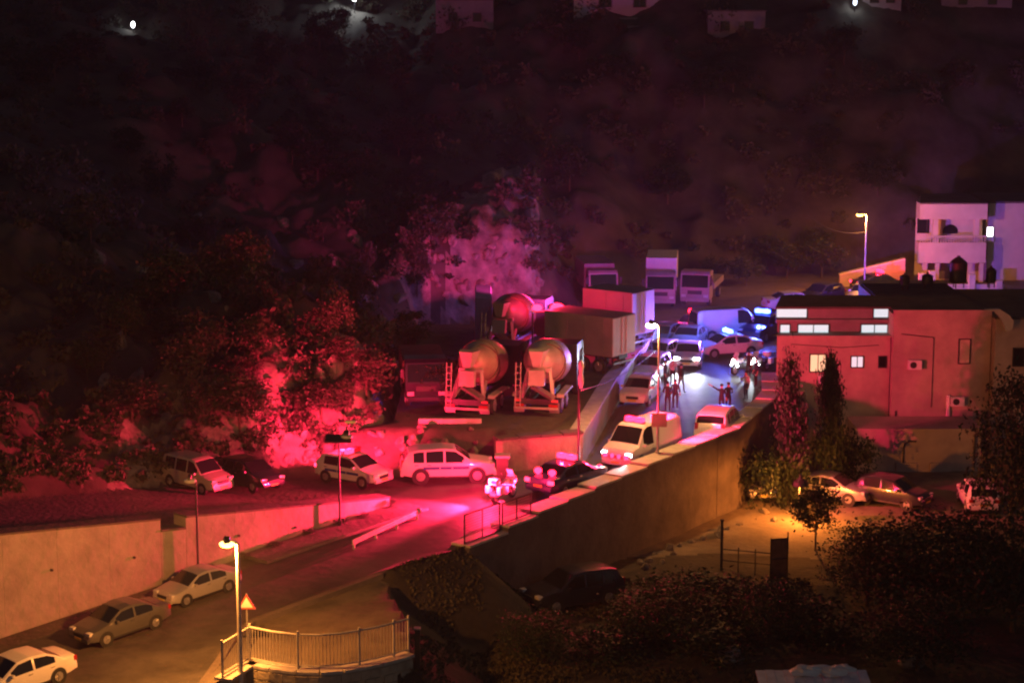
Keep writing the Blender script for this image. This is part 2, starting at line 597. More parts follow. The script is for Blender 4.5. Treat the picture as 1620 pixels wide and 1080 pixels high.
# terrace wall with the curved railing
tw = thing('curved_terrace', 'curved stone terrace wall topped by a railing, lit yellow by the street lamp', 'terrace', (ARC[3][0], ARC[3][1], -1.))
arc = [Vector((p[0] - ARC[3][0], p[1] - ARC[3][1])) for p in ARC]
arc = [Vector((-10.6 - ARC[3][0], 70.2 - ARC[3][1]))] + arc
cen = Vector((0, 8.))
for k, (p, q) in enumerate(zip(arc, arc[1:])):
    pi_, qi = p + (cen - p).normalized() * .5, q + (cen - q).normalized() * .5
    po, qo = p - (cen - p).normalized() * .12, q - (cen - q).normalized() * .12
    MB().prism([po, qo, qi, pi_], -3.2, .16).build('wall_segment', stonew, tw)
    MB().bar((*((po + pi_) / 2), .21), (*((qo + qi) / 2), .21), .7, .1).build('coping', kerbm, tw)
    for row in range(5):
        for col in range(2):
            f0 = (col + .5 * (row % 2)) / 2
            f1 = min(1., f0 + .5) - .015
            if f0 > .9:
                continue
            a, b = po + (qo - po) * f0, po + (qo - po) * f1
            off = -(cen - a).normalized() * (.02 + RND.random() * .03)
            MB().bar((a.x + off.x, a.y + off.y, -.06 - row * .34), (b.x + off.x, b.y + off.y, -.06 - row * .34), .06, .31).build('stone', stonew, tw)
railm = M('pale_rail_paint', (.5, .48, .44), .5, .1, .15, 3)
rl = thing('curved_railing', 'curved metal railing of thin bars on the terrace wall by the street lamp', 'railing', (ARC[3][0], ARC[3][1], -.74))
top = [p + (cen - p).normalized() * .2 for p in arc]
MB().path([(*p, 1.32) for p in top], .04).build('top_rail', railm, rl)
MB().path([(*p, .12) for p in top], .03).build('bottom_rail', railm, rl)
for i, p in enumerate(top):
    if i in (0, 1, 3, 6, 8, 9):
        MB().cyl((*p, 0), (*p, 1.45), .045, .045, 8).build('post', railm, rl)
for p, q in zip(top, top[1:]):
    L = (q - p).length
    n = max(3, int(L / .13))
    for i in range(n):
        a = p + (q - p) * (i / n)
        MB().cyl((*a, .12), (*a, 1.32), .012, .012, 5, False).build('baluster', railm, rl)
# terrace pavement
m = MB()
tp = [m.bm.verts.new((p[0], p[1], gz(p[0] * .98 - .12, p[1] + .1) * 0 - 1.0)) for p in TERR]
m.bm.faces.new(tp)
o = m.build('terrace_pavement', M('paving', (.13, .115, .095), .85, var=.25, scale=1.2, bump=.3))
tag(o, kind='structure')
m = MB()
kp = [(-5.5, 82.1), (-8, 79.5), (-10.3, 77.1), (-10.85, 75.2), (-11., 73.2), (-11.3, 71), (-11.5, 68.5), (-11.7, 64)]
for a, b in zip(kp, kp[1:]):
    m.bar((*a, gz(a[0] - .7, a[1] + .7) + .05), (*b, gz(b[0] - .7, b[1] + .5) + .05), .3, .35)
o = m.build('kerb', concrete2)
tag(o, kind='structure')
# pavement strip beside the long wall
m = MB()
for i in range(8):
    s0, s1 = -1 + i * 1.6, -1 + (i + 1) * 1.6
    if s1 > 9:
        break
    P = [along(s0, -1.7), along(s1, -1.7), along(s1, -.02), along(s0, -.02)]
    z0, z1 = -.067 * max(0, s0), -.067 * max(0, s1)
    m.prism(P, [z0 - .2, z1 - .2, z1 - .2, z0 - .2], [z0 + .17, z1 + .17, z1 + .17, z0 + .17])
o = m.build('pavement', M('pavement_concrete', (.13, .12, .11), .9, var=.3, scale=1, bump=.4))
tag(o, kind='structure')

# guard rail
ga, gb = at(560, 858, -.0), at(660, 810, .35)
ga.z, gb.z = gz(ga.x, ga.y), gz(gb.x, gb.y)
gr = thing('guard_rail', 'short pale guard rail standing at the road corner in front of the red lit wall', 'guard rail', ga)
d = gb - ga
for i in range(4):
    p = d * (i / 3.)
    MB().box((p.x, p.y, p.z + .2), (.1, .1, .5)).build('post', steel, gr)
for h in (.34, .46):
    MB().bar(Vector((0, -.08, h)) - d * .02, d * 1.02 + Vector((0, -.08, h)), .07, .1).build('rail', kerbm, gr)
MB().sph(d * 1.03 + Vector((0, -.08, .42)), .15, (1, .6, 1)).build('end_cap', steel, gr)


# ------------------------------------------------------------------ vegetation
def leaf_quads(cent, size, rs):
    n = len(cent)
    a = rs.normal(size=(n, 3))
    a /= np.linalg.norm(a, axis=1)[:, None]
    b = np.cross(a, rs.normal(size=(n, 3)))
    b /= np.linalg.norm(b, axis=1)[:, None] + 1e-9
    sz = size * (.6 + .8 * rs.rand(n))[:, None]
    a, b = a * sz, b * sz * .55
    v = np.stack([cent - a, cent - b * .9, cent + a, cent + b], 1).reshape(-1, 3)
    q = np.arange(len(v)).reshape(-1, 4)
    return v, q


def crown_pts(rs, nclump, nleaf, shape='round'):
    """unit crown: base at z=0, height 1, radius .5"""
    out = []
    for i in range(nclump):
        if shape == 'cypress':
            h = rs.rand() ** .8
            r = (.5 * (1 - h) ** .6 * min(1, h * 6 + .35)) * math.sqrt(rs.rand())
            cr = .12
        elif shape == 'bush':
            h = rs.rand() * .8 + .05
            r = .5 * math.sqrt(max(0, 1 - (h * 1.0) ** 2)) * math.sqrt(rs.rand())
            cr = .16
        else:
            h = .12 + .8 * rs.rand()
            r = .42 * math.sqrt(max(.05, 1 - ((h - .48) / .52) ** 2)) * rs.rand() ** .4
            cr = .14
        th = rs.rand() * 6.283
        c = np.array([r * math.cos(th), r * math.sin(th), h])
        k = int(nleaf * (.5 + rs.rand()))
        p = rs.normal(size=(k, 3)) * cr * (.5 + .35 * rs.rand())
        p[:, 2] *= .75
        out.append(c + p)
    return np.concatenate(out)


CROWNS = {}
for shape, nc, nl, ls in (('round', 34, 66, .038), ('bush', 30, 70, .036), ('cypress', 90, 60, .026), ('big', 60, 110, .019)):
    for k in range(4):
        rs = np.random.RandomState({'round': 11, 'bush': 23, 'cypress': 37, 'big': 53}[shape] + k)
        v, q = leaf_quads(crown_pts(rs, nc, nl, shape), ls, rs)
        CROWNS[shape, k] = np_mesh('crown', v, q, leafm)
TRUNKS = []
for k in range(3):
    m = MB()
    rr = random.Random(k)
    m.cyl((0, 0, -.15), (.02, .01, .55), .045, .03, 7)
    for j in range(5):
        an = j * 1.3 + rr.random()
        m.cyl((.01, .0, .3 + .05 * j), (.22 * math.cos(an), .22 * math.sin(an), .62 + .05 * j), .022, .006, 5)
    TRUNKS.append(m.mesh('trunk', bark, True))


def tree(name, label, cat, loc, h, r, shape='round', mat=leafm, group=None, trunk=True, k=None, base=.25):
    o = thing(name, label, cat, loc, RND.random() * 6.28, group)
    k = RND.randrange(4) if k is None else k
    c = ob('crown', CROWNS[shape, k], o, mat)
    b = base if trunk else 0
    c.location.z = h * b
    c.scale = (2 * r, 2 * r, h * (1 - b))
    if trunk:
        tr = ob('trunk', TRUNKS[RND.randrange(3)], o)
        w_t = min(h * .7, r * 1.1)
        tr.scale = (w_t, w_t, h * .9)
    return o


# scrub over the hillside: one mass nobody could count
n = 1500
px = NPR.uniform(-60, 62, n * 3)
py = NPR.uniform(84, 235, n * 3)
ok = inpoly(px, py, HILL) & (pdist(px, py, FOOT) > .8) & (vnoise(px * .11, py * .11, 9) + NPR.rand(n * 3) * .5 > .55)
px, py = px[ok][:n], py[ok][:n]
pz = field(px, py)
rr_ = np.clip(NPR.lognormal(-.35, .45, len(px)), .3, 1.9)
allc = []
base = crown_pts(np.random.RandomState(3), 14, 12, 'bush')
for x, y, z, r in zip(px, py, pz, rr_):
    sub = base[NPR.permutation(len(base))[:int(90 + 50 * r)]]
    th = NPR.rand() * 6.28
    rot = np.array([[math.cos(th), -math.sin(th), 0], [math.sin(th), math.cos(th), 0], [0, 0, 1]])
    allc.append(sub @ rot.T * np.array([2 * r, 2 * r, r * (1.1 + NPR.rand())]) + (x, y, z - .1))
v, q = leaf_quads(np.concatenate(allc), .17, NPR)
o = ob('hillside_scrub', np_mesh('hillside_scrub', v, q, leafs))
tag(o, 'dry scrub and bushes covering the dark hillside', 'scrub', kind='stuff')

def scrub_mass(name, label, n, gen, size, mat):
    out = []
    for _ in range(n):
        x, y, rr = gen()
        z = gz(x, y)
        sub = base[NPR.permutation(len(base))[:int(70 + 60 * rr)]]
        out.append(sub * np.array([2.2 * rr, 2.2 * rr, rr * NPR.uniform(.9, 2.)]) + (x, y, z - .08))
    v, q = leaf_quads(np.concatenate(out), size, NPR)
    tag(ob(name, np_mesh(name, v, q, mat)), label, 'scrub', kind='stuff')


FP = [Vector(p) for p in ((-38, 72.5), (-26.9, 84.4), (-16.5, 95.6), (-11.6, 100.2), (-8, 102.6), (-6.6, 104.2))]
FL = [(b - a).length for a, b in zip(FP, FP[1:])]


def bank_gen():
    t = NPR.rand() * sum(FL)
    for (a, b), L in zip(zip(FP, FP[1:]), FL):
        if t < L:
            break
        t -= L
    p = a.lerp(b, min(1, t / L))
    nn = Vector((-(b - a).y, (b - a).x)).normalized()
    p = p + nn * (.25 + 7. * NPR.rand() ** 1.7)
    return p.x, p.y, float(np.clip(NPR.lognormal(-1.0, .45), .16, .9))


scrub_mass('bank_scrub', 'tangled dry scrub on the bank above the parked cars', 520, bank_gen, .13, leafs)
scrub_mass('cliff_scrub', 'ragged bushes round the pale rock face', 70, lambda: ((lambda a: (a[0], a[1], NPR.uniform(.3, .9)))((lambda q: (q.x, q.y))(hit(NPR.choice([NPR.uniform(600, 690), NPR.uniform(820, 900), NPR.uniform(640, 880)]), NPR.uniform(290, 460))))), .16, leafm)

# rocks
ROCKS = []
for k in range(5):
    m = MB()
    bmesh.ops.create_icosphere(m.bm, subdivisions=2, radius=1)
    rr = np.random.RandomState(k + 50)
    ax = rr.normal(size=(15, 3))
    ax /= np.linalg.norm(ax, axis=1)[:, None]
    for vv in m.bm.verts:
        c = np.array(vv.co)
        f = 1 + .1 * rr.rand()
        for a in ax:
            dd = c @ a
            if dd > .56:
                f = min(f, .6 / dd)
        vv.co = Vector(c * f)
    ROCKS.append(m.mesh('boulder', rock))


def boulder(p, r, label, group):
    o = ob('boulder', ROCKS[RND.randrange(5)], None, None, p)
    o.rotation_euler = (RND.random() * 6, RND.random() * 6, RND.random() * 6)
    o.scale = (r * (1 + .5 * RND.random()), r, r * (.6 + .4 * RND.random()))
    return tag(o, label, 'rock', group)


for i in range(46):                       # bank beside the police cars
    u, v = RND.uniform(395, 790), RND.uniform(672, 738)
    p = hit(u, v)
    if p.y < 98.4 or p.z < .1:
        continue
    boulder(p, RND.uniform(.15, .42), 'pale limestone boulder on the red lit bank behind the police cars', 'boulders on the red lit bank')
for i in range(34):                       # cliff above the far trucks
    u, v = RND.uniform(660, 850), RND.uniform(380, 475)
    q = hit(u, v)
    q.z -= .25
    boulder(q, RND.uniform(.25, .7), 'pale rock of the pink lit cliff behind the cement mixers', 'rocks of the pink lit cliff')
for i in range(44):                       # dark slope on the left
    u, v = RND.uniform(150, 640), RND.uniform(300, 640)
    boulder(hit(u, v), RND.uniform(.3, .85), 'weathered rock among the scrub of the dark slope on the left', 'rocks on the dark slope')
for i in range(34):
    u, v = RND.uniform(120, 700), RND.uniform(380, 690)
    p = hit(u, v)
    tree('hillside_tree', 'dark bushy tree on the rocky slope left of the cement mixers', 'tree', p, RND.uniform(1.6, 3.6), RND.uniform(.8, 1.7), 'round', leafs if i % 2 else leafm, 'trees on the rocky slope')
for i in range(30):
    u, v = RND.uniform(0, 1620), RND.uniform(60, 330)
    if u > 1420:
        continue
    p = hit(u, v)
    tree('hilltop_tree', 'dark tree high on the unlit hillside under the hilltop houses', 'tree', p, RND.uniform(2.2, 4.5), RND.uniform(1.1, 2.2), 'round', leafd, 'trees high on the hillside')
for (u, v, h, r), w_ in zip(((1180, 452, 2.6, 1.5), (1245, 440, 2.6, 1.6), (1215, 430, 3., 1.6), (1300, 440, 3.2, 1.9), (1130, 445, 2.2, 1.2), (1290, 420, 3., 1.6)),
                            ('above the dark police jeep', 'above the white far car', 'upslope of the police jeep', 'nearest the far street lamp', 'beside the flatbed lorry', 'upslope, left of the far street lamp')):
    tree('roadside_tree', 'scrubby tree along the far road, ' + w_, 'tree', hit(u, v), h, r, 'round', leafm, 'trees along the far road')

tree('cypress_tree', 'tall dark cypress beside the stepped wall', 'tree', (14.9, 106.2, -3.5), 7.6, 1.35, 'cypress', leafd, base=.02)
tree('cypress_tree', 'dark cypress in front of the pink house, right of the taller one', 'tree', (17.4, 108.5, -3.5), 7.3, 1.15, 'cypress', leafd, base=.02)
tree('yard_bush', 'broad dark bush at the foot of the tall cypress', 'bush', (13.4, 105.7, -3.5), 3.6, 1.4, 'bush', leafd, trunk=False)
tree('yard_tree', 'small round tree standing alone in the orange lit yard', 'tree', at(1290, 872, -3.5), 3.3, 1.2, 'round', leafd, base=.3)
tree('house_bush', 'square dark bush between the right cypress and the low yard wall', 'bush', (19.2, 110.2, -3.5), 3.4, 1.1, 'bush', leafd, trunk=False)
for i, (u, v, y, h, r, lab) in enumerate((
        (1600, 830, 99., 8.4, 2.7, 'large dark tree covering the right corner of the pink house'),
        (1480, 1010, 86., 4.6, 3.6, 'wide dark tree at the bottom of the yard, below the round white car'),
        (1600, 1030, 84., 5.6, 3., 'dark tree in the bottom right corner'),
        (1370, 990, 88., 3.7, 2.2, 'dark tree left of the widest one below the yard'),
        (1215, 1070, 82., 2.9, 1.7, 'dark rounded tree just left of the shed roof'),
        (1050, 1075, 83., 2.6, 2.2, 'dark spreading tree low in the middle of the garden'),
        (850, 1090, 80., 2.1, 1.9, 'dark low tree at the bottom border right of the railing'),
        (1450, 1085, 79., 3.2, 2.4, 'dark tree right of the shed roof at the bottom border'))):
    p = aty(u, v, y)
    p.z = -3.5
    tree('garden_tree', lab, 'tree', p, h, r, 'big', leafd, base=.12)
for (u, v, h, r), w_ in zip(((1080, 960, 1.9, 1.8), (1180, 985, 2.1, 2.), (1010, 990, 1.5, 1.5), (1290, 1010, 2., 1.9), (1120, 1040, 1.7, 1.7), (960, 1040, 1.4, 1.5), (1560, 930, 2.6, 2.3), (1420, 930, 2.4, 1.9)),
                            ('under the rail fence', 'left of the shed roof', 'beside the dark garden car', 'right behind the shed roof', 'lowest one left of the shed', 'between the garden car and the bottom border',
                             'under the corner tree', 'below the small round yard tree')):
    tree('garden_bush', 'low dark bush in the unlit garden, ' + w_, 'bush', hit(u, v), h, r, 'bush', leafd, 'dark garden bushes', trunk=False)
for i in range(7):
    p = along(-.3 + i * 1.75 + RND.random() * .5, -.3)
    tree('verge_bush', 'low dark weed clump at the foot of the long wall', 'bush', (*p, gz(*p) + .1), .2 + .22 * RND.random(), .22 + .12 * RND.random(), 'bush', leafm, 'weed clumps at the wall foot', trunk=False)
# grass on the embankment
gx, gy = NPR.uniform(-6, 14, 30000), NPR.uniform(70, 92, 30000)
ok = inpoly(gx, gy, LOWP)
gx, gy = gx[ok], gy[ok]
ok = vnoise(gx * .6, gy * .6, 12) > .42
gx, gy = gx[ok], gy[ok]
cg = np.stack([gx, gy, field(gx, gy) + .08], -1)
v, q = leaf_quads(cg, .09, NPR)
o = ob('embankment_grass', np_mesh('embankment_grass', v, q, grassm))
tag(o, 'dry grass on the dark embankment below the road', 'grass', kind='stuff')

# ------------------------------------------------------------------ vehicles
CARDEF = {
    # L, W, zbottom, wheel r, axle front, axle rear, top profile (x,z) rear->front, belt z rear/front, cowl x, roof front x, roof rear x, rear glass base x, side windows
    'sedan': dict(L=4.55, W=1.8, zb=.24, wr=.32, ax=(1.38, -1.32), top=[(-2.27, .78), (-2.2, .98), (-1.65, 1.04), (-.95, 1.38), (-.2, 1.46), (.4, 1.41), (1.18, .98), (2.0, .82), (2.22, .68), (2.275, .55)],
                  belt=(.95, .9), ws=(.42, 1.14), rg=(-1.6, -.97), sw=[(-1.25, -.32), (-.22, .78)]),
    'suv': dict(L=4.65, W=1.88, zb=.3, wr=.37, ax=(1.4, -1.38), top=[(-2.325, .85), (-2.26, 1.08), (-1.95, 1.55), (-1.5, 1.65), (-.3, 1.71), (.35, 1.65), (1.12, 1.12), (2.0, .97), (2.24, .82), (2.325, .65)],
                belt=(1.08, 1.0), ws=(.38, 1.08), rg=(-2.22, -1.98), sw=[(-1.72, -1.2), (-1.1, -.25), (-.15, .75)]),
    'hatch': dict(L=4.05, W=1.72, zb=.26, wr=.31, ax=(1.22, -1.22), top=[(-2.02, .8), (-1.97, 1.0), (-1.62, 1.42), (-1.2, 1.5), (-.2, 1.53), (.35, 1.47), (1.1, 1.0), (1.8, .85), (1.97, .7), (2.02, .55)],
                  belt=(1., .92), ws=(.38, 1.06), rg=(-1.93, -1.65), sw=[(-1.35, -.4), (-.3, .72)]),
    'mpv': dict(L=4.25, W=1.8, zb=.26, wr=.32, ax=(1.3, -1.3), top=[(-2.12, .85), (-2.1, 1.1), (-2.0, 1.72), (-1.6, 1.8), (.2, 1.82), (.55, 1.74), (1.2, 1.12), (1.85, .95), (2.07, .75), (2.12, .55)],
                belt=(1.08, 1.03), ws=(.58, 1.16), rg=(-2.09, -2.01), sw=[(-1.75, -.95), (-.85, -.02), (.08, .88)]),
    'van': dict(L=5.2, W=1.95, zb=.3, wr=.36, ax=(1.7, -1.55), top=[(-2.6, .85), (-2.58, 1.2), (-2.5, 2.05), (-2.2, 2.16), (.9, 2.16), (1.2, 2.06), (1.85, 1.28), (2.4, 1.1), (2.55, .9), (2.6, .6)],
                belt=(1.2, 1.15), ws=(1.22, 1.82), rg=(-2.575, -2.51), sw=[(.42, 1.4)]),
    'minibus': dict(L=5.9, W=2.0, zb=.32, wr=.37, ax=(1.95, -1.75), top=[(-2.95, .85), (-2.93, 1.2), (-2.85, 2.4), (-2.5, 2.52), (1.2, 2.5), (1.55, 2.38), (2.2, 1.4), (2.75, 1.15), (2.9, .95), (2.95, .6)],
                    belt=(1.35, 1.3), ws=(1.57, 2.16), rg=(-2.925, -2.86), sw=[(-2.4, -1.2), (-1.1, .2), (.35, 1.7)]),
}
CARM = {}


def car_meshes(kind):
    if kind in CARM:
        return CARM[kind]
    D = CARDEF[kind]
    L, W, zb = D['L'], D['W'], D['zb']
    tx = [p[0] for p in D['top']]
    tz = [p[1] for p in D['top']]
    xs_ = set(tx)
    for a, b in D['sw'] + [D['ws'], D['rg']]:
        xs_ |= {a, b}
    for k in range(25):
        xs_.add(-L / 2 + L * k / 24)
    X = sorted(xs_)
    X = [x for i, x in enumerate(X) if i == 0 or x - X[i - 1] > .012 or x in tx]
    Hh = max(tz)
    bm = bmesh.new()
    rings, info = [], []
    for x in X:
        zt = float(np.interp(x, tx, tz))
        zbelt = float(np.interp(x, [-L / 2, L / 2], D['belt']))
        e = max(0., (abs(x) / (L / 2) - .72) / .28)
        w = W / 2 * (1 - .13 * e ** 2.2)
        t = min(1., max(0., (zt - zbelt - .04) / (Hh - zbelt)))
        wr_ = w * (.965 - .15 * t)
        zbt = min(zbelt, zt - .05)
        ze = max(zt - .07 - .03 * t, zbt + .015)
        lift = .1 * e
        pts = [(w * .8, zb + lift), (w * .965, zb + .05 + lift), (w * .995, zb + .24), (w, (zb + zbt) / 2 + .08), (w * .985, zbt - .07), (w * .965, zbt),
               (wr_, ze), (wr_ * .9, zt - .012), (wr_ * .5, zt + .01), (0, zt + .018)]
        pts = pts + [(-p[0], p[1]) for p in pts[-2::-1]]
        rings.append([bm.verts.new((x, p[0], p[1])) for p in pts])
    N = len(rings[0])
    fl = {}
    for i in range(len(X) - 1):
        xm = (X[i] + X[i + 1]) / 2
        for j in range(N - 1):
            f = bm.faces.new((rings[i][j], rings[i + 1][j], rings[i + 1][j + 1], rings[i][j + 1]))
            jj = j if j < N // 2 else N - 2 - j
            nm = 'body'
            if jj == 5:
                for n, (a, b) in enumerate(D['sw']):
                    if a < xm < b:
                        nm = 'side_window', n, j < N // 2
            elif jj in (7, 8):
                if D['ws'][0] < xm < D['ws'][1]:
                    nm = 'windshield'
                elif D['rg'][0] < xm < D['rg'][1]:
                    nm = 'rear_window'
            fl.setdefault(nm, []).append(f)
    fl['body'].append(bm.faces.new(rings[0]))
    fl['body'].append(bm.faces.new(rings[-1][::-1]))
    fl['body'].append(bm.faces.new([r[0] for r in rings] + [r[-1] for r in rings[::-1]]))
    bmesh.ops.recalc_face_normals(bm, faces=bm.faces[:])
    bm.normal_update()
    out = []
    for nm, faces in fl.items():
        b2 = bmesh.new()
        mp = {}
        for f in faces:
            vs = []
            for vv in f.verts:
                if vv not in mp:
                    c = vv.co.copy()
                    if nm != 'body':
                        c -= vv.normal * .012
                    mp[vv] = b2.verts.new(c)
                vs.append(mp[vv])
            b2.faces.new(vs)
        me = bpy.data.meshes.new(nm if isinstance(nm, str) else nm[0])
        b2.normal_update()
        b2.to_mesh(me)
        b2.free()
        me.materials.append(white if nm == 'body' else glass)
        me.polygons.foreach_set('use_smooth', [True] * len(me.polygons))
        me.set_sharp_from_angle(angle=math.radians(32))
        out.append((nm if isinstance(nm, str) else nm[0], me))
    bm.free()
    CARM[kind] = out
    return out


def wheel_meshes(r, w):
    key = ('wheel', round(r, 3), round(w, 3))
    if key not in CARM:
        ty = MB().lathe([(0, r * .62), (.02, r * .9), (.15, r), (.85, r), (.98, r * .9), (1, r * .62)], (0, -w / 2, 0), (0, w / 2, 0), 20).mesh('tyre', rubber, True)
        m = MB().lathe([(0, r * .6), (.06, r * .64), (.94, r * .64), (1, r * .6)], (0, -w / 2 - .005, 0), (0, w / 2 + .005, 0), 16)
        for k in range(5):
            a = k * 1.2566
            for sg in (-1, 1):
                m.bar((0, sg * (w / 2 + .012), 0), (r * .6 * math.cos(a), sg * (w / 2 + .012), r * .6 * math.sin(a)), .03, r * .16)
        CARM[key] = (ty, m.mesh('rim', rimm))
    return CARM[key]


def add_wheel(par, x, y, r, w, z=None):
    ty, ri = wheel_meshes(r, w)
    t = ob('wheel', ty, par, None, (x, y, r if z is None else z))
    ob('rim', ri, t)
    return t


def cached(key, fn):
    if key not in CARM:
        CARM[key] = fn()
    return CARM[key]


def car(name, label, cat, loc, head, kind='sedan', paint=white, group=None, lit_front=False, lit_rear=False, bar_=None, stripe=False, pitch=None, glow=0, size=1.):
    """head: direction vector (forward) in xy"""
    D = CARDEF[kind]
    hv = Vector((head[0], head[1])).normalized()
    L, W = D['L'], D['W']
    p = Vector((loc[0], loc[1], 0))
    zf, zr = gz(p.x + hv.x * 1.3, p.y + hv.y * 1.3), gz(p.x - hv.x * 1.3, p.y - hv.y * 1.3)
    p.z = (zf + zr) / 2 + .055
    c = thing(name, label, cat, p, 0, group, rot=(0, -math.atan2(zf - zr, 2.6), math.atan2(hv.y, hv.x)))
    c.scale = (size, size, size)
    for nm, me in car_meshes(kind):
        ob(nm, me, c, paint if nm == 'body' else None)
    for x in D['ax']:
        for s in (-1, 1):
            add_wheel(c, x, s * (W / 2 - .1), D['wr'], .21)
            r = D['wr']
            ob('wheel_arch', cached(('arch', r), lambda: MB().cyl((0, -.02, 0), (0, .02, 0), r * 1.17, r * 1.17, 18).mesh('wheel_arch', blackp)), c, None, (x, s * (W / 2 - .017), r))
    zl = .72 if kind in ('sedan', 'hatch') else .86
    hl = cached(('hl', kind), lambda: MB().box((0, 0, 0), (.3, .36, .15), bev=.05).mesh('headlight', headoff, True))
    tl = cached(('tl', kind), lambda: MB().box((0, 0, 0), (.16, .3, .2) if kind in ('sedan', 'hatch') else (.14, .2, .42), bev=.04).mesh('taillight', tailoff, True))
    for s in (-1, 1):
        ob('headlight', hl, c, em_white if lit_front else headoff, (L / 2 - .2, s * W * .355, zl))
        ob('taillight', tl, c, em_tail if lit_rear else tailoff, (-L / 2 + .07, s * W * .38, zl + .1))
        ob('mirror', cached('mirror', lambda: MB().box((0, 0, 0), (.14, .2, .14), bev=.04).mesh('mirror', blackp, True)), c, paint, (D['ws'][1] - .35, s * (W / 2 + .06), np.interp(.8, [-L / 2, L / 2], D['belt']) + .07))
        for xd in [q[0] for q in D['sw']][:2]:
            ob('door_handle', cached('dh', lambda: MB().box((0, 0, 0), (.18, .03, .035)).mesh('door_handle', chrome)), c, None, (xd + .15, s * (W / 2 + .003), D['belt'][0] - .14))
    ob('grille', cached(('gr', kind), lambda: MB().box((0, 0, 0), (.06, W * .42, .16), bev=.02).mesh('grille', blackp)), c, None, (L / 2 - .02, 0, zl - .12))
    ob('front_bumper', cached(('fb', kind), lambda: MB().box((0, 0, 0), (.16, W * .84, .2), bev=.06).mesh('front_bumper', blackp, True)), c, paint, (L / 2 - .04, 0, .42))
    ob('rear_bumper', cached(('rb', kind), lambda: MB().box((0, 0, 0), (.16, W * .84, .22), bev=.06).mesh('rear_bumper', blackp, True)), c, paint, (-L / 2 + .04, 0, .46))
    ob('sill', cached(('sill', kind), lambda: MB().box((0, 0, 0), (L * .5, W * .985, .09), bev=.02).mesh('sill', blackp)), c, None, (0, 0, D['zb'] + .02))
    for sg in (1, -1):
        ob('number_plate', cached('np', lambda: MB().box((0, 0, 0), (.03, .5, .11)).mesh('number_plate', plate)), c, None, (sg * (L / 2 + .045), 0, .45 if sg > 0 else .62))
    Hh = max(q[1] for q in D['top'])
    if stripe:
        bl = M('police_stripe', (.03, .06, .3), .4, 0, .05, 3)
        for s in (-1, 1):
            for xa, xb in ((-1.25, -.45), (-.4, .15), (.2, 1.0)):
                MB().box(((xa + xb) / 2, s * (W / 2 + .006), D['belt'][0] - .3), (xb - xa, .014, .13)).build('stripe', bl, c)
    if bar_:
        xr = D['ws'][0] - .45
        b = MB().box((0, 0, .03), (.26, W * .6, .06), bev=.02).build('light_bar', blackp, c, False, (xr, 0, Hh + .02))
        for k, s in enumerate((-1, 1)):
            colk = bar_[k]
            mt = {'r': em_red, 'b': em_blue, 'w': em_white, '-': tailoff}[colk]
            ob('light_lens', cached('lens', lambda: MB().box((0, 0, 0), (.28, .52, .27), bev=.07).mesh('light_lens', em_red, True)), b, mt, (0, s * .28, .15))
        if glow:
            for k, s in enumerate((-1, 1)):
                colk = bar_[k]
                if colk != '-':
                    lamp(c, (xr, s * .3, Hh + .3), glow / 2, {'r': RED, 'b': BLUE, 'w': COOL}[colk], .1)
    if lit_front:
        for s in (-1, 1):
            lamp(c, (L / 2 + .15, s * W * .355, zl), 420, COOL, .06, 'headlight_beam', 'SPOT', (1, 0, -.12), 75)
    return c


RD = (.57, .82)          # main road, going away
RB = (-.57, -.82)
LD = (-.697, -.717)      # lower road, going down to the left
LU = (.697, .717)
G_PARK = 'cars parked along the lower road'
car('parked_car', 'white sedan at the bottom left corner, nearest of the row parked below the long wall', 'car', at(30, 1078, -1.25), LD, 'sedan', white, G_PARK, size=.92)
car('parked_car', 'grey sedan parked below the wall just behind the white corner sedan', 'car', at(192, 1000, -1.1), LD, 'sedan', M('graphite_paint', (.1, .1, .105), .35, .3, .08, 1.2, coat=.6), G_PARK, size=.86)
car('parked_car', 'pale silver hatchback parked below the wall, third of the row', 'car', at(314, 943, -.85), LD, 'sedan', silver, G_PARK, size=.8)
car('parked_van', 'small beige passenger van on the lot above the long wall', 'van', at(312, 764, .4), (.78, -.62), 'mpv', M('beige_paint', (.5, .45, .38), .35, .1, .06, 1.2, coat=.5), size=.86)
car('parked_car', 'black car on the lot between the small van and the police hatchback', 'car', at(396, 768, .1), (.72, -.69), 'hatch', darkp, size=.9)
hatch_rd = car('police_car', 'white police hatchback with a red roof light, parked above the end of the long wall', 'police car', at(560, 764, 0), (.82, -.57), 'hatch', white, None, False, True, 'r-', True, glow=4400, size=.94)
lamp(hatch_rd, (-.3, .3, 1.95), 8000, RED, .1, 'strobe_beam', 'SPOT', (-.7, .7, -.08), 110)
car('police_suv', 'white police SUV seen from the side across the road mouth, dark stripe on its doors', 'police car', at(708, 759, 0), (.97, .1), 'suv', white, None, stripe=True)
sedan_rd = car('police_car', 'dark blue police saloon with red roof lights beside the stepped wall', 'police car', at(897, 775, 0), (.62, .78), 'sedan', bluep, None, False, True, 'rr', glow=1500)
for s_ in (-1, 1):
    MB().sph((-1.75, s_ * .42, 1.2), .19, (1, 1, .8), 12).cyl((-1.75, s_ * .42, .98), (-1.75, s_ * .42, 1.1), .08, .08, 10).build('rear_strobe', em_red, sedan_rd, True)
    MB().sph((2.0, s_ * .5, .84), .11, (1, 1, .8), 12).build('hood_strobe', em_red, sedan_rd, True)
lamp(sedan_rd, (-2.45, .8, .85), 19000, RED, .1, 'strobe_beam', 'SPOT', (-.93, .3, -.12), 58)
van_rd = car('police_van', 'white police van with glaring lamps on its roof, nose to the camera', 'van', at(1016, 731, 0), RB, 'van', white, None, True, False, 'rr', glow=2600)
for s_ in (-.62, -.2, .2, .62):
    MB().sph((2.62, s_, .78), .12, (.7, 1, 1), 12).build('grille_strobe', em_red, van_rd, True)
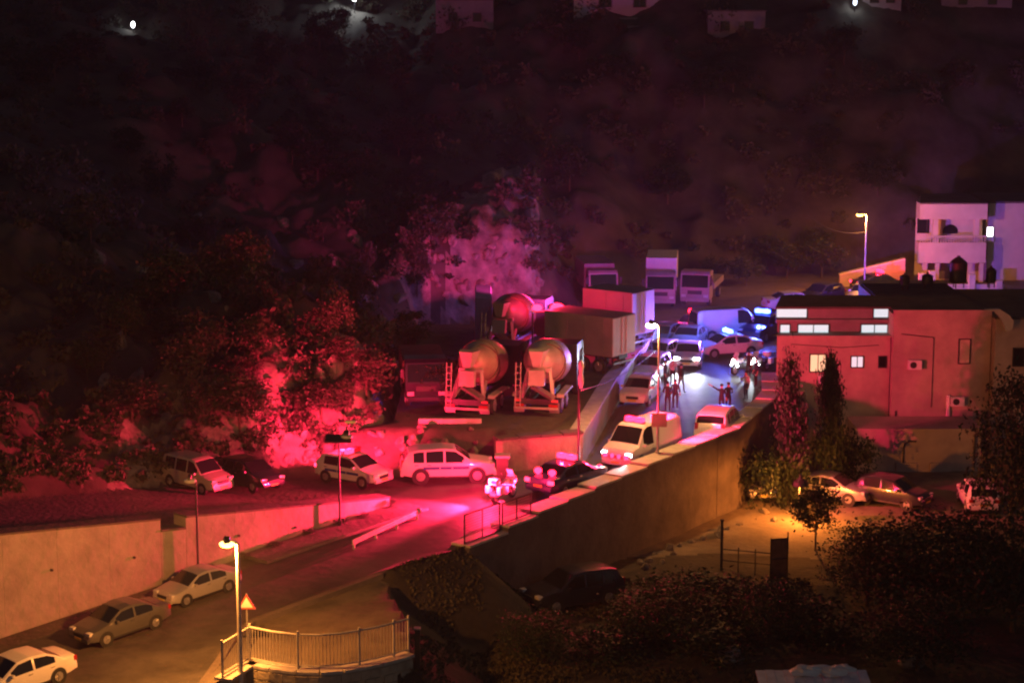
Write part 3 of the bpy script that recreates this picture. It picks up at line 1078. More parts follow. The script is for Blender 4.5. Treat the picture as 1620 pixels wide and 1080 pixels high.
lamp(van_rd, (.2, .5, 2.75), 10500, (1., .018, .1), .12, 'strobe_beam', 'SPOT', (-.97, .22, -.02), 100)
car('police_jeep', 'white SUV seen from behind, stopped next to the stepped wall with people beyond it', 'car', at(1138, 691, 0), (.33, .94), 'suv', white)
car('street_car', 'white car with dark windscreen, first of the cars lined up along the roadside wall', 'car', at(1013, 636, 0), (-.3, -.95), 'hatch', white, None)
car('street_car', 'white car, second of the line along the roadside wall, behind the first', 'car', at(1030, 600, 0), (-.35, -.93), 'hatch', white, None)
car('street_car', 'small car squeezed against the roadside wall behind the sign lamp', 'car', at(1049, 548, 0), (-.4, -.92), 'hatch', greyp, None, False, True)
car('street_car', 'white hatchback wedged between the parked line and the broad white car', 'car', at(1045, 575, 0), (-.4, -.92), 'hatch', white, None, size=.95)
car('street_car', 'white car right behind the broad white car, headlamps lit', 'car', at(1090, 550, 0), (-.3, -.95), 'sedan', white, None, True)
car('police_car', 'broad white car brightly lit by headlamps in the middle of the far road', 'police car', at(1089, 577, 0), (-.15, -.99), 'sedan', white, None, True)
blue_car = car('police_car', 'white police car with a blue roof lamp standing across the far road', 'police car', at(1150, 563, 0), (-.93, -.36), 'sedan', white, None, False, False, 'bb', glow=3000)
lamp(blue_car, (.4, 0, 2.), 9000, (.3, .12, 1.), .12, 'strobe_beam', 'SPOT', (.85, .53, .1), 62)
car('parked_van', 'pale windowless van parked across the road behind the blue lamp police car', 'van', at(1150, 536, 0), (.95, .3), 'van', M('pale_van_paint', (.6, .55, .54), .35, .05, .06, 1.2, coat=.4))
car('police_car', 'silver police car with a blue lamp half hidden behind the white cars', 'police car', at(1100, 530, 0), (-.6, -.8), 'sedan', silver, None, False, False, 'rb', glow=4200)
jeep_bl = car('police_jeep', 'dark police jeep with a strong blue lamp on its roof beside the pink house', 'police car', at(1205, 536, 0), (-.5, -.86), 'suv', bluep, None, False, False, 'bb', glow=2600)
lamp(jeep_bl, (-.4, .4, 2.3), 13000, (.36, .1, 1.), .12, 'strobe_beam', 'SPOT', (-.95, .1, .0), 42)
car('far_car', 'white car seen over the flat roof with its long roofline lit yellow', 'car', at(1255, 492, 0), (.98, .2), 'sedan', white)
car('far_car', 'dark car with two lit lamps near the foot of the far street lamp', 'car', at(1300, 480, 0), (-.7, -.7), 'hatch', darkp, None, False, False)
car('police_car', 'far police car with a long red roof light by the pink ramp wall', 'police car', at(1392, 462, 0), (.97, .25), 'sedan', darkp, None, False, True, 'rr', glow=1300)
car('far_car', 'small car with lit headlamps under the far street lamp', 'car', at(1366, 480, 0), (-.4, -.9), 'hatch', greyp)
car('yard_car', 'silver car parked in the yard behind the small round tree', 'car', at(1312, 792, -3.5), (.88, -.48), 'sedan', silver)
car('yard_car', 'black car parked in the yard between the silver one and the round white car', 'car', at(1412, 800, -3.5), (.8, -.6), 'hatch', darkp)
car('yard_car', 'pale small car with black rear window at the right end of the yard', 'car', at(1546, 805, -3.5), (.05, 1), 'hatch', white)
car('garden_car', 'dark car standing in the unlit garden under the stepped wall, only its roof edge shining', 'car', at(905, 960, -3.5), (-.85, -.5), 'suv', darkp)
car('yard_car', 'car glimpsed between the stepped wall and the tall cypress', 'car', at(1195, 785, -3.5), (.1, -1), 'hatch', silver)


# ---- motorcycles
def motorcycle(label, loc, head, tail=False, front=False):
    hv = Vector(head).normalized()
    p = Vector((loc[0], loc[1], gz(loc[0], loc[1]) + .055))
    c = thing('police_motorcycle', label, 'motorcycle', p, math.atan2(hv.y, hv.x))
    for x in (-.72, .72):
        add_wheel(c, x, 0, .31, .13)
    MB().path([(-.72, .09, .31), (-.2, .12, .42), (.1, .1, .75), (.5, .04, .85)], .035).path([(-.72, -.09, .31), (-.2, -.12, .42), (.1, -.1, .75), (.5, -.04, .85)], .035).build('frame', darksteel, c)
    MB().box((-.05, 0, .5), (.5, .34, .36), bev=.08).build('engine', darksteel, c, True)
    MB().sph((.18, 0, .86), .22, (1.3, .75, .75), 12).build('tank', white, c, True)
    MB().box((-.35, 0, .82), (.62, .3, .12), bev=.05).build('seat', blackp, c, True)
    MB().path([(.72, .1, .31), (.5, .1, 1.0)], .03).path([(.72, -.1, .31), (.5, -.1, 1.0)], .03).build('fork', steel, c)
    MB().lathe([(0, .1), (.3, .24), (.8, .27), (1, .2)], (.82, 0, .82), (.5, 0, .98), 12).build('fairing', white, c, True)
    MB().side([(.72, 1.02), (.5, 1.42), (.47, 1.42), (.66, 1.0)], -.17, .17).build('windscreen', headoff, c)
    MB().path([(.42, .4, 1.06), (.5, 0, 1.03), (.42, -.4, 1.06)], .02).build('handlebar', blackp, c)
    for s in (-1, 1):
        MB().box((-.72, s * .33, .68), (.46, .2, .36), bev=.05).build('pannier', white, c, True)
        MB().sph((.4, s * .42, 1.14), .07, (.4, 1, 1)).build('mirror', blackp, c)
    MB().box((-.78, 0, 1.08), (.36, .44, .3), bev=.06).build('top_case', white, c, True)
    ob('headlight', cached('mch', lambda: MB().sph((0, 0, 0), .13, (.6, 1, 1), 12).mesh('headlight', headoff, True)), c, em_white if front else headoff, (.83, 0, .88))
    if tail:
        for z, y in ((1.12, -.1), (.5, -.05)):
            MB().box((-1.0, y, z), (.1, .3, .16), bev=.04).build('taillight', em_red, c, True)
        MB().sph((.55, -.3, .95), .07).build('strobe', em_red, c, True)
        lamp(c, (-1.3, 0, 1.3), 2300, RED, .1)
        lamp(c, (-1.15, .15, .9), 21000, RED, .1, 'strobe_beam', 'SPOT', (-.78, .62, -.09), 84)
    if front:
        for s in (-1, 1):
            MB().sph((.72, s * .25, .62), .07, (.6, 1, 1)).build('fog_lamp', em_white, c, True)
        lamp(c, (1.0, 0, .95), 300, COOL, .06, 'headlight_beam', 'SPOT', (1, 0, .1), 90)
    return c


motorcycle('police motorcycle at the road mouth with two stacked red rear lamps', at(797, 793, 0), (.55, .83), tail=True)
motorcycle('motorcycle facing the camera with glaring white headlamp, left of the pair', at(1174, 592, 0), (-.75, -.66), front=True)
motorcycle('motorcycle facing the camera close to the pink house, right of the pair', at(1203, 590, 0), (-.6, -.8), front=True)


# ---- concrete mixer trucks
def mixer(label, loc, head, drumcol, white=M('worn_cream_paint', (.42, .38, .35), .5, .1, .2, 1.5, bump=.15)):
    hv = Vector(head).normalized()
    p = Vector((loc[0], loc[1], gz(loc[0], loc[1])))
    c = thing('mixer_truck', label, 'cement mixer', p, math.atan2(hv.y, hv.x))
    MB().box((0, .42, .85), (7.6, .14, .28)).box((0, -.42, .85), (7.6, .14, .28)).box((-3.75, 0, .82), (.16, 2.3, .3)).build('chassis', darksteel, c)
    for x in (2.7, -1.2, -2.6):
        for s in (-1, 1):
            add_wheel(c, x, s * 1.02, .5, .34)
    cab = MB().side([(2.0, .6), (4.1, .6), (4.2, 1.5), (4.0, 2.75), (3.7, 2.95), (2.0, 2.95)], -1.2, 1.2).build('cab', darkp, c)
    MB().quad((4.21, -1.05, 1.65), (4.21, 1.05, 1.65), (4.05, 1.0, 2.65), (4.05, -1.0, 2.65)).build('windshield', glass, cab)
    for s in (-1, 1):
        MB().box((3.2, s * 1.205, 2.1), (1.1, .02, .8)).build('side_window', glass, cab)
    prof = [(0, .35), (.04, .62), (.14, .78), (.32, 1.12), (.5, 1.22), (.68, 1.2), (.86, .95), (.96, .6), (1, .4)]
    a, b = (-3.15, 0, 2.95), (1.7, 0, 2.05)
    dr = MB().lathe(prof, a, b, 28).build('drum', drumcol, c, True)
    for t, r in ((.33, 1.145), (.67, 1.215)):
        q0, q1 = Vector(a).lerp(Vector(b), t - .01), Vector(a).lerp(Vector(b), t + .01)
        MB().cyl(q0, q1, r, r, 28).build('drum_band', rust, dr)
    for k_ in range(40):
        t0_, t1_ = .2 + k_ * .016, .2 + (k_ + 1) * .016
        ps_ = []
        for t_ in (t0_, t1_):
            r_ = float(np.interp(t_, [q_[0] for q_ in prof], [q_[1] for q_ in prof])) + .005
            an_ = t_ * 9
            ax_ = (Vector(b) - Vector(a)).normalized()
            sd_ = Vector((0, 1, 0))
            ps_.append(Vector(a).lerp(Vector(b), t_) + sd_ * r_ * math.cos(an_) + ax_.cross(sd_) * r_ * math.sin(an_))
        if k_ == 0:
            mw = MB()
        mw.bar(ps_[0], ps_[1], .05, .07)
    mw.build('spiral_weld', rust, dr)
    # spiral fins inside the mouth
    MB().cyl(Vector(a) - Vector((.02, 0, 0)), Vector(a) + Vector((.02, 0, 0)), .32, .32, 14).build('mouth', blackp, dr)
    # rear pedestal
    m = MB()
    for s in (-1, 1):
        m.bar((-3.6, s * .85, .95), (-3.0, s * .55, 2.5), .16)
        m.bar((-3.6, s * .85, .95), (-2.2, s * .6, 1.7), .12)
    m.box((-3.0, 0, 2.42), (.3, 1.3, .2))
    m.build('pedestal', white, c)
    hp = [(-.45, .38), (.35, .55), (.35, -.55), (-.45, -.38)]
    m = MB()
    m.prism([(x * .6 - 3.55, y * .6) for x, y in hp], 2.75, 2.76)
    lo = [m.bm.verts.new((x * .5 - 3.6, y * .5, 2.7)) for x, y in hp]
    hi = [m.bm.verts.new((x - 3.5, y, 3.55)) for x, y in hp]
    for k in range(4):
        m.bm.faces.new((lo[k], lo[(k + 1) % 4], hi[(k + 1) % 4], hi[k]))
    m.build('hopper', white, c)
    # discharge chute: collector Y and the swinging trough
    m = MB()
    m.side([(-3.5, 2.5), (-3.75, 2.5), (-3.95, 1.7), (-3.6, 1.7)], -.42, .42)
    m.build('collector', white, c)
    m = MB()
    A, B = Vector((-3.85, .15, 1.75)), Vector((-4.15, -1.0, 1.2))
    dd = (B - A).normalized()
    sd = Vector((0, 0, 1)).cross(dd).normalized()
    up = dd.cross(sd)
    prev = None
    for P in (A, B):
        ring = [m.bm.verts.new(P + sd * .28 * math.cos(t_) + up * -.24 * math.sin(t_)) for t_ in np.linspace(0, math.pi, 7)]
        if prev:
            for k in range(6):
                m.bm.faces.new((prev[k], prev[k + 1], ring[k + 1], ring[k]))
        prev = ring
    bmesh.ops.solidify(m.bm, geom=m.bm.faces[:], thickness=.03)
    m.build('chute', white, c)
    m = MB()
    for y in (.86, 1.12):
        m.cyl((-3.95, y, .55), (-3.75, y, 2.9), .028, .028, 6)
    for k in range(7):
        m.cyl((-3.95 + .03 * k, .86, .7 + .33 * k), (-3.95 + .03 * k, 1.12, .7 + .33 * k), .02, .02, 5)
    m.build('ladder', white, c)
    for s in (-1, 1):
        MB().side([(-3.35, 1.0), (-3.2, 1.16), (-.6, 1.16), (-.45, 1.0), (-.6, 1.08), (-3.2, 1.08)], s * 1.2 - .2, s * 1.2 + .2).build('mudguard', white, c)
        MB().box((-3.86, s * .92, .62), (.08, .5, .2), bev=.02).build('taillight', tailoff, c)
        MB().box((-3.7, s * .95, .5), (.06, .55, .55)).build('mud_flap', white if s > 0 else greyp, c)
        MB().box((-3.88, s * 1.0, .9), (.02, .35, .12)).build('reflector', M('reflector', (.7, .1, .1), .3), c)
    MB().box((-3.9, 0, .5), (.12, 2.4, .12), bev=.02).build('rear_bumper', white, c)
    MB().cyl((1.75, .35, 1.2), (1.75, .35, 2.3), .3, .3, 12).cyl((1.75, .35, 1.2), (1.75, .35, 1.21), .32, .32, 12).build('water_tank', steel, c)
    return c


ochre = M('ochre_drum', (.38, .3, .22), .5, .1, .22, 1.5, bump=.1)
creamd = M('cream_drum', (.4, .37, .34), .45, .1, .22, 1.5, bump=.1)
md = Vector((.36, .93)).normalized()
for (u, v, lab, colr, hh) in ((738, 661, 'cement mixer truck with an ochre drum, left one at the platform edge', ochre, (.27, .96)),
                              (848, 660, 'cement mixer truck with a pale two tone drum, right one at the platform edge', creamd, (.2, .98))):
    p = at(u, v, 1.5)
    mixer(lab, (p.x + 3.9 * hh[0], p.y + 3.9 * hh[1]), hh, colr)
p = aty(788, 600, 122)
mixer('dark cement mixer truck standing behind the front two, its round drum rising between them', (p.x + 1.2, p.y + 3.5), (.3, .95), M('grey_drum', (.12, .11, .13), .5, .1, .2, 1.5), greyp)


# ---- box trailers and container
def trailer(label, rear_mid, head, L, W, Hb, z0=None, wall_m=None, rear_m=None):
    hv = Vector(head).normalized()
    cx, cyy = rear_mid[0] + hv.x * L / 2, rear_mid[1] + hv.y * L / 2
    c = thing('box_trailer', label, 'trailer', (cx, cyy, 1.5 if z0 is None else z0), math.atan2(hv.y, hv.x))
    MB().box((0, 0, 1.1 + Hb / 2), (L, W, Hb), bev=.03).build('box_body', wall_m, c)
    MB().box((0, 0, .98), (L, .9, .2)).build('chassis', darksteel, c)
    for k in range(int(L / 1.3)):
        for s in (-1, 1):
            MB().box((-L / 2 + .65 + k * 1.3, s * (W / 2 + .012), 1.1 + Hb / 2), (.06, .03, Hb - .1)).build('side_rib', wall_m, c)
    for s in (-1, 1):
        d = MB().box((-L / 2 - .025, s * W / 4, 1.1 + Hb / 2), (.05, W / 2 - .04, Hb - .12), bev=.01).build('rear_door', rear_m, c)
        MB().cyl((-L / 2 - .07, s * .22, 1.2), (-L / 2 - .07, s * .22, 1 + Hb), .02, .02, 6).build('lock_rod', steel, d)
        MB().box((-L / 2 - .03, s * W * .4, .95), (.06, .3, .12)).build('taillight', tailoff, c)
        for x in (-L / 2 + 1.0, -L / 2 + 2.2):
            add_wheel(c, x, s * (W / 2 - .2), .46, .3)
        MB().box((L / 2 - 1.2, s * .6, .5), (.12, .12, 1.0)).build('landing_leg', darksteel, c)
    MB().box((-L / 2 - .02, 0, .7), (.08, W * .9, .12)).build('underrun_bar', steel, c)
    return c


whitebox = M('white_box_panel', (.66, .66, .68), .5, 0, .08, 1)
greybox = M('grey_box_panel', (.22, .2, .225), .6, 0, .15, 1)
pA = at(986, 590, 1.5)
trailer('grey box trailer with a pale lit rear door, nearer one above the roadside wall', (pA.x, pA.y), (-.8, .6), 4.9, 2.4, 2.35, 1.5, greybox, whitebox)
pB = at(1016, 556, 1.5)
trailer('tall box trailer whose whole rear end glows lavender white, behind the grey trailer', (pB.x, pB.y), (-.8, .6), 3.7, 2.5, 2.75, 1.5, greybox, whitebox)

lilac = M('purple_lit_container', (.42, .36, .62), .5, .1, .12, 1)  # lilac colour stands in for purple light falling on the container
cpos = aty(764, 548, 127)
cz = gz(cpos.x, cpos.y)
cont = thing('shipping_container', 'tall corrugated container glowing purple behind the left cement mixer', 'container', (cpos.x, cpos.y + 2.2, cz), math.radians(1))
MB().box((0, 0, 1.75), (.98, 5.6, 2.9), bev=.02).build('container_body', lilac, cont)
for k in range(5):
    MB().box((-.4 + k * .2, -2.83, 1.75), (.1, .07, 2.8), bev=.01).build('corrugation', lilac, cont)
for k in range(16):
    for s in (-1, 1):
        MB().box((s * .51, -2.6 + k * .345, 1.75), (.06, .17, 2.7), bev=.01).build('corrugation', lilac, cont)
MB().box((0, 0, .16), (1.02, 5.65, .22)).build('base_frame', darksteel, cont)


# ---- lorries on the far lot
def lorry(label, loc, head, cabm, boxm, boxh=2.3, loadx=5.):
    hv = Vector(head).normalized()
    p = Vector((loc[0], loc[1], gz(loc[0], loc[1])))
    c = thing('box_lorry', label, 'lorry', p, math.atan2(hv.y, hv.x))
    cab = MB().side([(1.9, .55), (3.6, .55), (3.66, 1.4), (3.45, 2.5), (3.2, 2.68), (1.9, 2.68)], -1.12, 1.12).build('cab', cabm, c)
    MB().side([(3.672, 1.5), (3.685, 1.5), (3.5, 2.42), (3.486, 2.42)], -1., 1.).build('windshield', glass, cab)
    for s in (-1, 1):
        MB().box((2.95, s * 1.125, 1.95), (.95, .02, .75)).build('side_window', glass, cab)
        MB().box((3.64, s * .85, .85), (.08, .36, .22), bev=.03).build('headlight', headoff, cab)
        MB().box((3.75, s * 1.3, 2.0), (.1, .18, .5), bev=.03).build('mirror', blackp, cab)
        MB().bar((3.5, s * 1.1, 2.3), (3.75, s * 1.28, 2.2), .03).build('mirror_arm', blackp, cab)
    MB().box((3.65, 0, 1.12), (.06, 1.1, .3), bev=.02).build('grille', blackp, cab)
    MB().box((3.66, 0, .55), (.16, 2.2, .28), bev=.05).build('front_bumper', cabm, cab)
    MB().box((-.9, 0, 1.1 + boxh / 2), (loadx, 2.35, boxh), bev=.03).build('cargo_box', boxm, c)
    MB().box((0, 0, .85), (6.6, .85, .22)).build('chassis', darksteel, c)
    for x in (2.6, -1.9):
        for s in (-1, 1):
            add_wheel(c, x, s * .95, .46, .3)
    return c


mauve = M('faded_lorry_paint', (.34, .28, .28), .5, .1, .15, 1)
p = at(958, 484, 0)
lorry('dark lorry with a pale roof deflector facing the camera, left of the box lorry', (p.x - .6, p.y + 3.6), (.12, -.99), mauve, greybox, 1.9)
p = at(1052, 488, 0)
lorry('box lorry with a tall pale cargo box facing the camera on the far lot', (p.x, p.y + 3.6), (-.1, -.99), mauve, whitebox, 2.5)
p = at(1108, 487, 0)
lorry('small flatbed lorry parked close against the box lorry', (p.x + .5, p.y + 4), (-.25, -.97), mauve, greybox, .5)
p = aty(665, 622, 113)
lorry('dark unlit lorry left of the cement mixers', (-5.0, 111), (.1, -1), darkp, rust, 1.2)


# ------------------------------------------------------------------ street lamps and poles
def lamp_post(label, base, h, arm=(-.6, 0), lit=None, power=0, col=WARM, thick=.08, cat='street lamp', polem=steel, name='street_lamp'):
    b = Vector(base)
    c = thing(name, label, cat, b)
    MB().cyl((0, 0, -.2), (0, 0, h), thick, thick * .62, 10).build('pole', polem, c, True)
    MB().cyl((0, 0, 0), (0, 0, .35), thick * 1.7, thick * 1.5, 10).build('base', polem, c)
    ax, ay = arm
    MB().path([(0, 0, h - .03), (ax * .35, ay * .35, h + .1), (ax, ay, h + .1)], thick * .5).build('arm', polem, c)
    hd = MB().lathe([(0, .1), (.15, .17), (.8, .2), (1, .08)], (ax * .8, ay * .8, h + .13), (ax * 1.7, ay * 1.7, h + .13), 12).build('lamp_head', darksteel, c, True)
    L = math.hypot(ax, ay)
    MB().sph((ax * 1.25, ay * 1.25, h + .02), .2, (1.45, 1.1, .62), 12).build('lamp_lens', lit or headoff, hd, True)
    if power:
        lamp(c, (ax * 1.3, ay * 1.3, h - .32), power, col, .15)
    return c


b = at(381, 1078, -1.1)
lamp_post('lit street lamp with a glaring yellow pole beside the curved terrace', (b.x, b.y, gz(b.x, b.y)), 7.55, (-.3, -.03), em_warm, 2800, WARM, .11, polem=M('white_pole', (.6, .58, .53), .5, .1, .1, 3))
b = at(538, 833, -.15)
c = lamp_post('unlit lamp pole with a dark flat panel on top before the red lit wall', (b.x, b.y, gz(b.x, b.y)), 4.25, (.3, 0), None, 0, thick=.06, polem=darksteel)
MB().box((0, -.1, 4.2), (1.2, .5, .08), Matrix.Rotation(.5, 3, 'X')).build('solar_panel', darkp, c)
MB().box((.55, 0, 4.95), (.5, .2, .12), bev=.03).build('spare_head', steel, c)
MB().cyl((.25, 0, 4.2), (.5, 0, 4.9), .03, .03, 6).build('stay', darksteel, c)
b = along(11.2, -.25)
lamp_post('thin dark pole in front of the wall notch behind the yellow street lamp', (*b, gz(*b)), 4.1, (-.2, 0), None, 0, thick=.055, polem=darksteel, cat='pole')
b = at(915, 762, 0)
c = thing('white_top_pole', 'slim dark pole with a white top imitating headlight reflection, right of the cement mixers', 'pole', b)
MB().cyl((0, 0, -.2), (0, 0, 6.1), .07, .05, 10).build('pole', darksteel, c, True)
MB().lathe([(0, .05), (.15, .13), (.35, .15), (.55, .09), (.75, .14), (.9, .12), (1, .04)], (.1, -.02, 4.7), (.1, -.02, 6.1), 9).build('headlight_glint', whitebox, c, True)  # white swelling on the upper pole imitates reflected headlights
b = at(1040, 743, 0)
c = lamp_post('lit street lamp with a cool white head before the white police van', (b.x, b.y, b.z), 7.35, (-.3, .1), EM('cool_street_lamp', (1., .9, .75), 22), 1250, (1., .42, .11), .075)
MB().box((.05, -.13, 2.6), (.78, .05, .7), bev=.01).build('sign_back', M('sign_back', (.42, .36, .28), .5, .3, .1, 3), c)
b = at(1367, 472, 0)
lamp_post('lit yellow street lamp on the far road left of the balcony house', (b.x, b.y, gz(b.x, b.y)), 6.55, (-.42, 0), em_warm, 2400, WARM, .085)
c = thing('added_yard_lamp', 'added low dark yard lamp with a wide shade in front of the tall cypress', 'lamp', (15.0, 102.3, -3.5))  # lamp added to account for the orange yard light, real source unseen
MB().cyl((0, .35, -.1), (0, .35, 2.5), .04, .035, 8).bar((0, .35, 2.46), (0, 0, 2.46), .05).build('pole', blackp, c)
sh_ = MB().lathe([(0, .42), (.45, .36), (.8, .14), (1, .05)], (0, 0, 2.0), (0, 0, 2.46), 16).build('shade', blackp, c)
MB().sph((0, 0, 1.98), .1, (1, 1, .3), 10).build('lamp_lens', em_warm, sh_)
lamp(c, (0, 0, 1.86), 1100, (1., .26, .035), .1)
# warning sign beside the yellow lamp
b = at(392, 1030, -1)
c = thing('warning_sign', 'small triangular warning sign on a pole just right of the yellow street lamp', 'sign', (b.x, b.y, gz(b.x, b.y)))
MB().cyl((0, 0, -.1), (0, 0, 2.35), .035, .035, 8).build('pole', steel, c)
m = MB()
m.side([(-.36, 1.75), (.36, 1.75), (0, 2.36)], -.07, -.04)
m.build('sign_plate', M('sign_red', (.22, .05, .04), .4, 0, .05, 3), c)
MB().side([(-.24, 1.82), (.24, 1.82), (0, 2.23)], -.076, -.071).build('sign_face', M('worn_sign_face', (.5, .48, .42), .6), c)
# courtyard posts and gate
b = at(1141, 905, -3.5)
c = thing('yard_post', 'dark post at the left edge of the orange lit yard', 'post', b)
MB().box((0, 0, 1.25), (.12, .12, 2.6)).build('shaft', darksteel, c)
MB().box((0, 0, 2.58), (.18, .18, .06)).build('cap', darksteel, c)
b = at(1232, 915, -3.5)
c = thing('metal_gate', 'dark upright metal gate panel standing at the near edge of the orange lit yard', 'gate', b, .25)
MB().box((0, 0, 1.0), (.75, .05, 1.9)).build('panel', rust, c)
for s in (-1, 1):
    MB().cyl((s * .42, 0, -.1), (s * .42, 0, 2.25 if s > 0 else 2.0), .04, .04, 8).build('post', darksteel, c)
for z in (.1, 1.0, 1.95):
    MB().box((0, -.04, z), (.8, .04, .07)).build('rail', darksteel, c)
# chain-like rails of the yard fence
c = thing('yard_fence', 'low dark rail fence running from the yard post to the metal gate', 'fence', at(1141, 905, -3.5))
e = at(1222, 912, -3.5) - at(1141, 905, -3.5)
for z in (.6, 1.15):
    MB().bar((0.08, 0, z), (e.x - .1, e.y, z), .04).build('rail', darksteel, c)
for f in (.33, .66):
    MB().cyl((e.x * f, e.y * f, -.1), (e.x * f, e.y * f, 1.3), .03, .03, 6).build('post', darksteel, c)

# wire fence panels at the start of the stepped wall
for k, (t0, t1, top_, lab) in enumerate(((.12, 2.75, -.02, 'wire mesh fence panel at the near end of the stepped wall'), (2.95, 5.15, .26, 'wire mesh fence panel behind the police motorcycle, second along the wall'))):
    a, da = wpt(t0)
    b2, _ = wpt(t1)
    c = thing('mesh_fence', lab, 'fence', (*a, top_))
    e = Vector((b2[0] - a[0], b2[1] - a[1], 0))
    off = Vector((-e.y, e.x, 0)).normalized() * .1
    hgt = 1.35 if k == 0 else 1.0
    for f in (0, .5, 1):
        MB().cyl(off + e * f, off + e * f + Vector((0, 0, hgt)), .035, .035, 8).build('post', darksteel, c)
    for z in (.08, hgt):
        MB().bar(off + Vector((0, 0, z)), off + e + Vector((0, 0, z)), .05).build('rail', darksteel, c)
    m = MB()
    nn = int(e.length / .09)
    for i in range(1, nn):
        q = off + e * (i / nn)
        m.cyl(q + Vector((0, 0, .08)), q + Vector((0, 0, hgt)), .008, .008, 4, False)
    for i in range(1, int(hgt / .12)):
        m.bar(off + Vector((0, 0, .08 + i * .12)), off + e + Vector((0, 0, .08 + i * .12)), .014)
    mo = m.build('wire_mesh', steel, c)
    mo['kind'] = 'stuff'

# garden kerb wall
a, b = at(655, 1046, -3.5), at(862, 988, -3.5)
c = thing('garden_wall', 'low broken stone edging crossing the dark garden right of the curved terrace', 'wall', a)
e = b - a
for i in range(6):
    if i == 3:
        continue
    MB().bar(e * (i / 6 + .01), e * ((i + 1) / 6 - .01), .3, .8 + .1 * (i % 2)).build('wall_block', concrete2, c)
b = at(653, 1058, -3.3)
c = thing('terrace_post', 'dark square post closing the right end of the curved railing', 'post', (ARC[-1][0] + .25, ARC[-1][1] + .1, -3.3))
MB().box((0, 0, 1.7), (.2, .2, 3.6)).build('shaft', darksteel, c)
MB().box((0, 0, 3.53), (.26, .26, .06)).build('cap', steel, c)


# ------------------------------------------------------------------ buildings
def window(par, x, y, z, w, h, paneM, frameM=None, depth=.06, split=1, name='window'):
    """window on a wall facing -y at local y"""
    f = MB()
    fr = .06
    f.box((x - w / 2 - fr / 2, y, z), (fr, depth, h + 2 * fr)).box((x + w / 2 + fr / 2, y, z), (fr, depth, h + 2 * fr))
    f.box((x, y, z + h / 2 + fr / 2), (w, depth, fr)).box((x, y, z - h / 2 - fr / 2), (w + .1, depth + .06, fr))
    for k in range(1, split):
        f.box((x - w / 2 + w * k / split, y, z), (.05, depth, h))
    fo = f.build(name, frameM or darksteel, par)
    for k in range(split):
        MB().box((x - w / 2 + w * (k + .5) / split, y - .01 + .02, z), (w / split - .05 * (split > 1), .02, h)).build('pane', paneM, fo)
    return fo


def wloc(u, v, y):
    return aty(u, v, y)


# pink house: left wing, tall block, annexe
xl, xr, y0 = aty(1228, 600, 118).x, aty(1411, 600, 118).x, 118.
hz = -3.5
ztop = aty(1300, 531, 118).z
pink = thing('pink_house', 'pink house wing with small lit windows under a glazed upper floor beside the road', 'house', ((xl + xr) / 2, y0, hz))
ox, oy, oz = (xl + xr) / 2, y0, hz
MB().prism([(xl - ox, 0), (xr - ox - .004, 0), (xr - ox - .004, 5.6), (xl - ox + 1., 5.6)], 0, ztop - oz).build('wall', render_p, pink)
up = aty(1300, 488, 119.2).z
MB().prism([(xl - ox + .15, 1.2), (xr - ox - .01, 1.2), (xr - ox - .01, 5.4), (xl - ox + 1., 5.4)], ztop - oz, up - oz).build('upper_floor', render_d, pink)
MB().prism([(xl - ox, 1.0), (xr - ox - .01, 1.0), (xr - ox - .01, 5.7), (xl - ox + .95, 5.7)], up - oz + .004, up - oz + .13).build('roof', roofm, pink)
zs = aty(1300, 508, 119).z - oz
MB().box(((xl + xr) / 2 - ox, 1.05, zs), (xr - xl - .1, .3, .22)).build('floor_band', render_d, pink)
for (ua, ub, va, vb, sp) in ((1229, 1276, 489, 502, 1), (1383, 1405, 489, 502, 1), (1235, 1249, 514, 529, 1), (1263, 1311, 514, 529, 2), (1363, 1404, 514, 529, 2)):
    a, b = aty(ua, va, 119.1), aty(ub, vb, 119.1)
    window(pink, (a.x + b.x) / 2 - ox, 1.16, (a.z + b.z) / 2 - oz, b.x - a.x, a.z - b.z, em_coolwin, None, .08, sp)
for (ua, ub, va, vb, sp, mt) in ((1282, 1306, 561, 587, 2, em_warmwin), (1347, 1365, 564, 580, 2, EM('pale_lit_window', (.8, .75, .85), .5)), (1391, 1401, 564, 580, 1, glass)):
    a, b = aty(ua, va, 118), aty(ub, vb, 118)
    window(pink, (a.x + b.x) / 2 - ox, -.02, (a.z + b.z) / 2 - oz, b.x - a.x, a.z - b.z, mt, None, .08, sp)
MB().box((-2.9 + .3, -.03, ztop - oz - .12), (xr - xl, .12, .16)).build('cornice', render_p, pink) if False else None
MB().cyl((xr - ox - .12, -.06, 0), (xr - ox - .12, -.06, ztop - oz - .1), .05, .05, 8).build('downpipe', darksteel, pink)

xl2, xr2 = aty(1411, 600, 117.4).x, aty(1565, 600, 117.4).x
z2 = aty(1480, 498, 117.4).z
blk = thing('tall_block', 'tall plain red lit house block with one pale window right of the pink wing', 'house', ((xl2 + xr2) / 2, 117.4, hz))
o2 = (xl2 + xr2) / 2
MB().box((0, 6.2, (z2 - hz) / 2), (xr2 - xl2, 12.4, z2 - hz)).build('wall', render_p, blk)
MB().box((0, 6.2, z2 - hz + .05), (xr2 - xl2 - .3, 12.1, .1)).build('roof', roofm, blk)
for yy, s in ((.1, (xr2 - xl2, .2)), (12.3, (xr2 - xl2, .2))):
    MB().box((0, yy, z2 - hz + .14), (s[0], s[1], .28)).build('parapet', render_p, blk)
a, b = aty(1518, 537, 117.4), aty(1533, 574, 117.4)
window(blk, (a.x + b.x) / 2 - o2, -.02, (a.z + b.z) / 2 - hz, b.x - a.x, a.z - b.z, M('curtain_window', (.5, .42, .33), .5), None, .08, 1)
a = aty(1500, 640, 117.3)
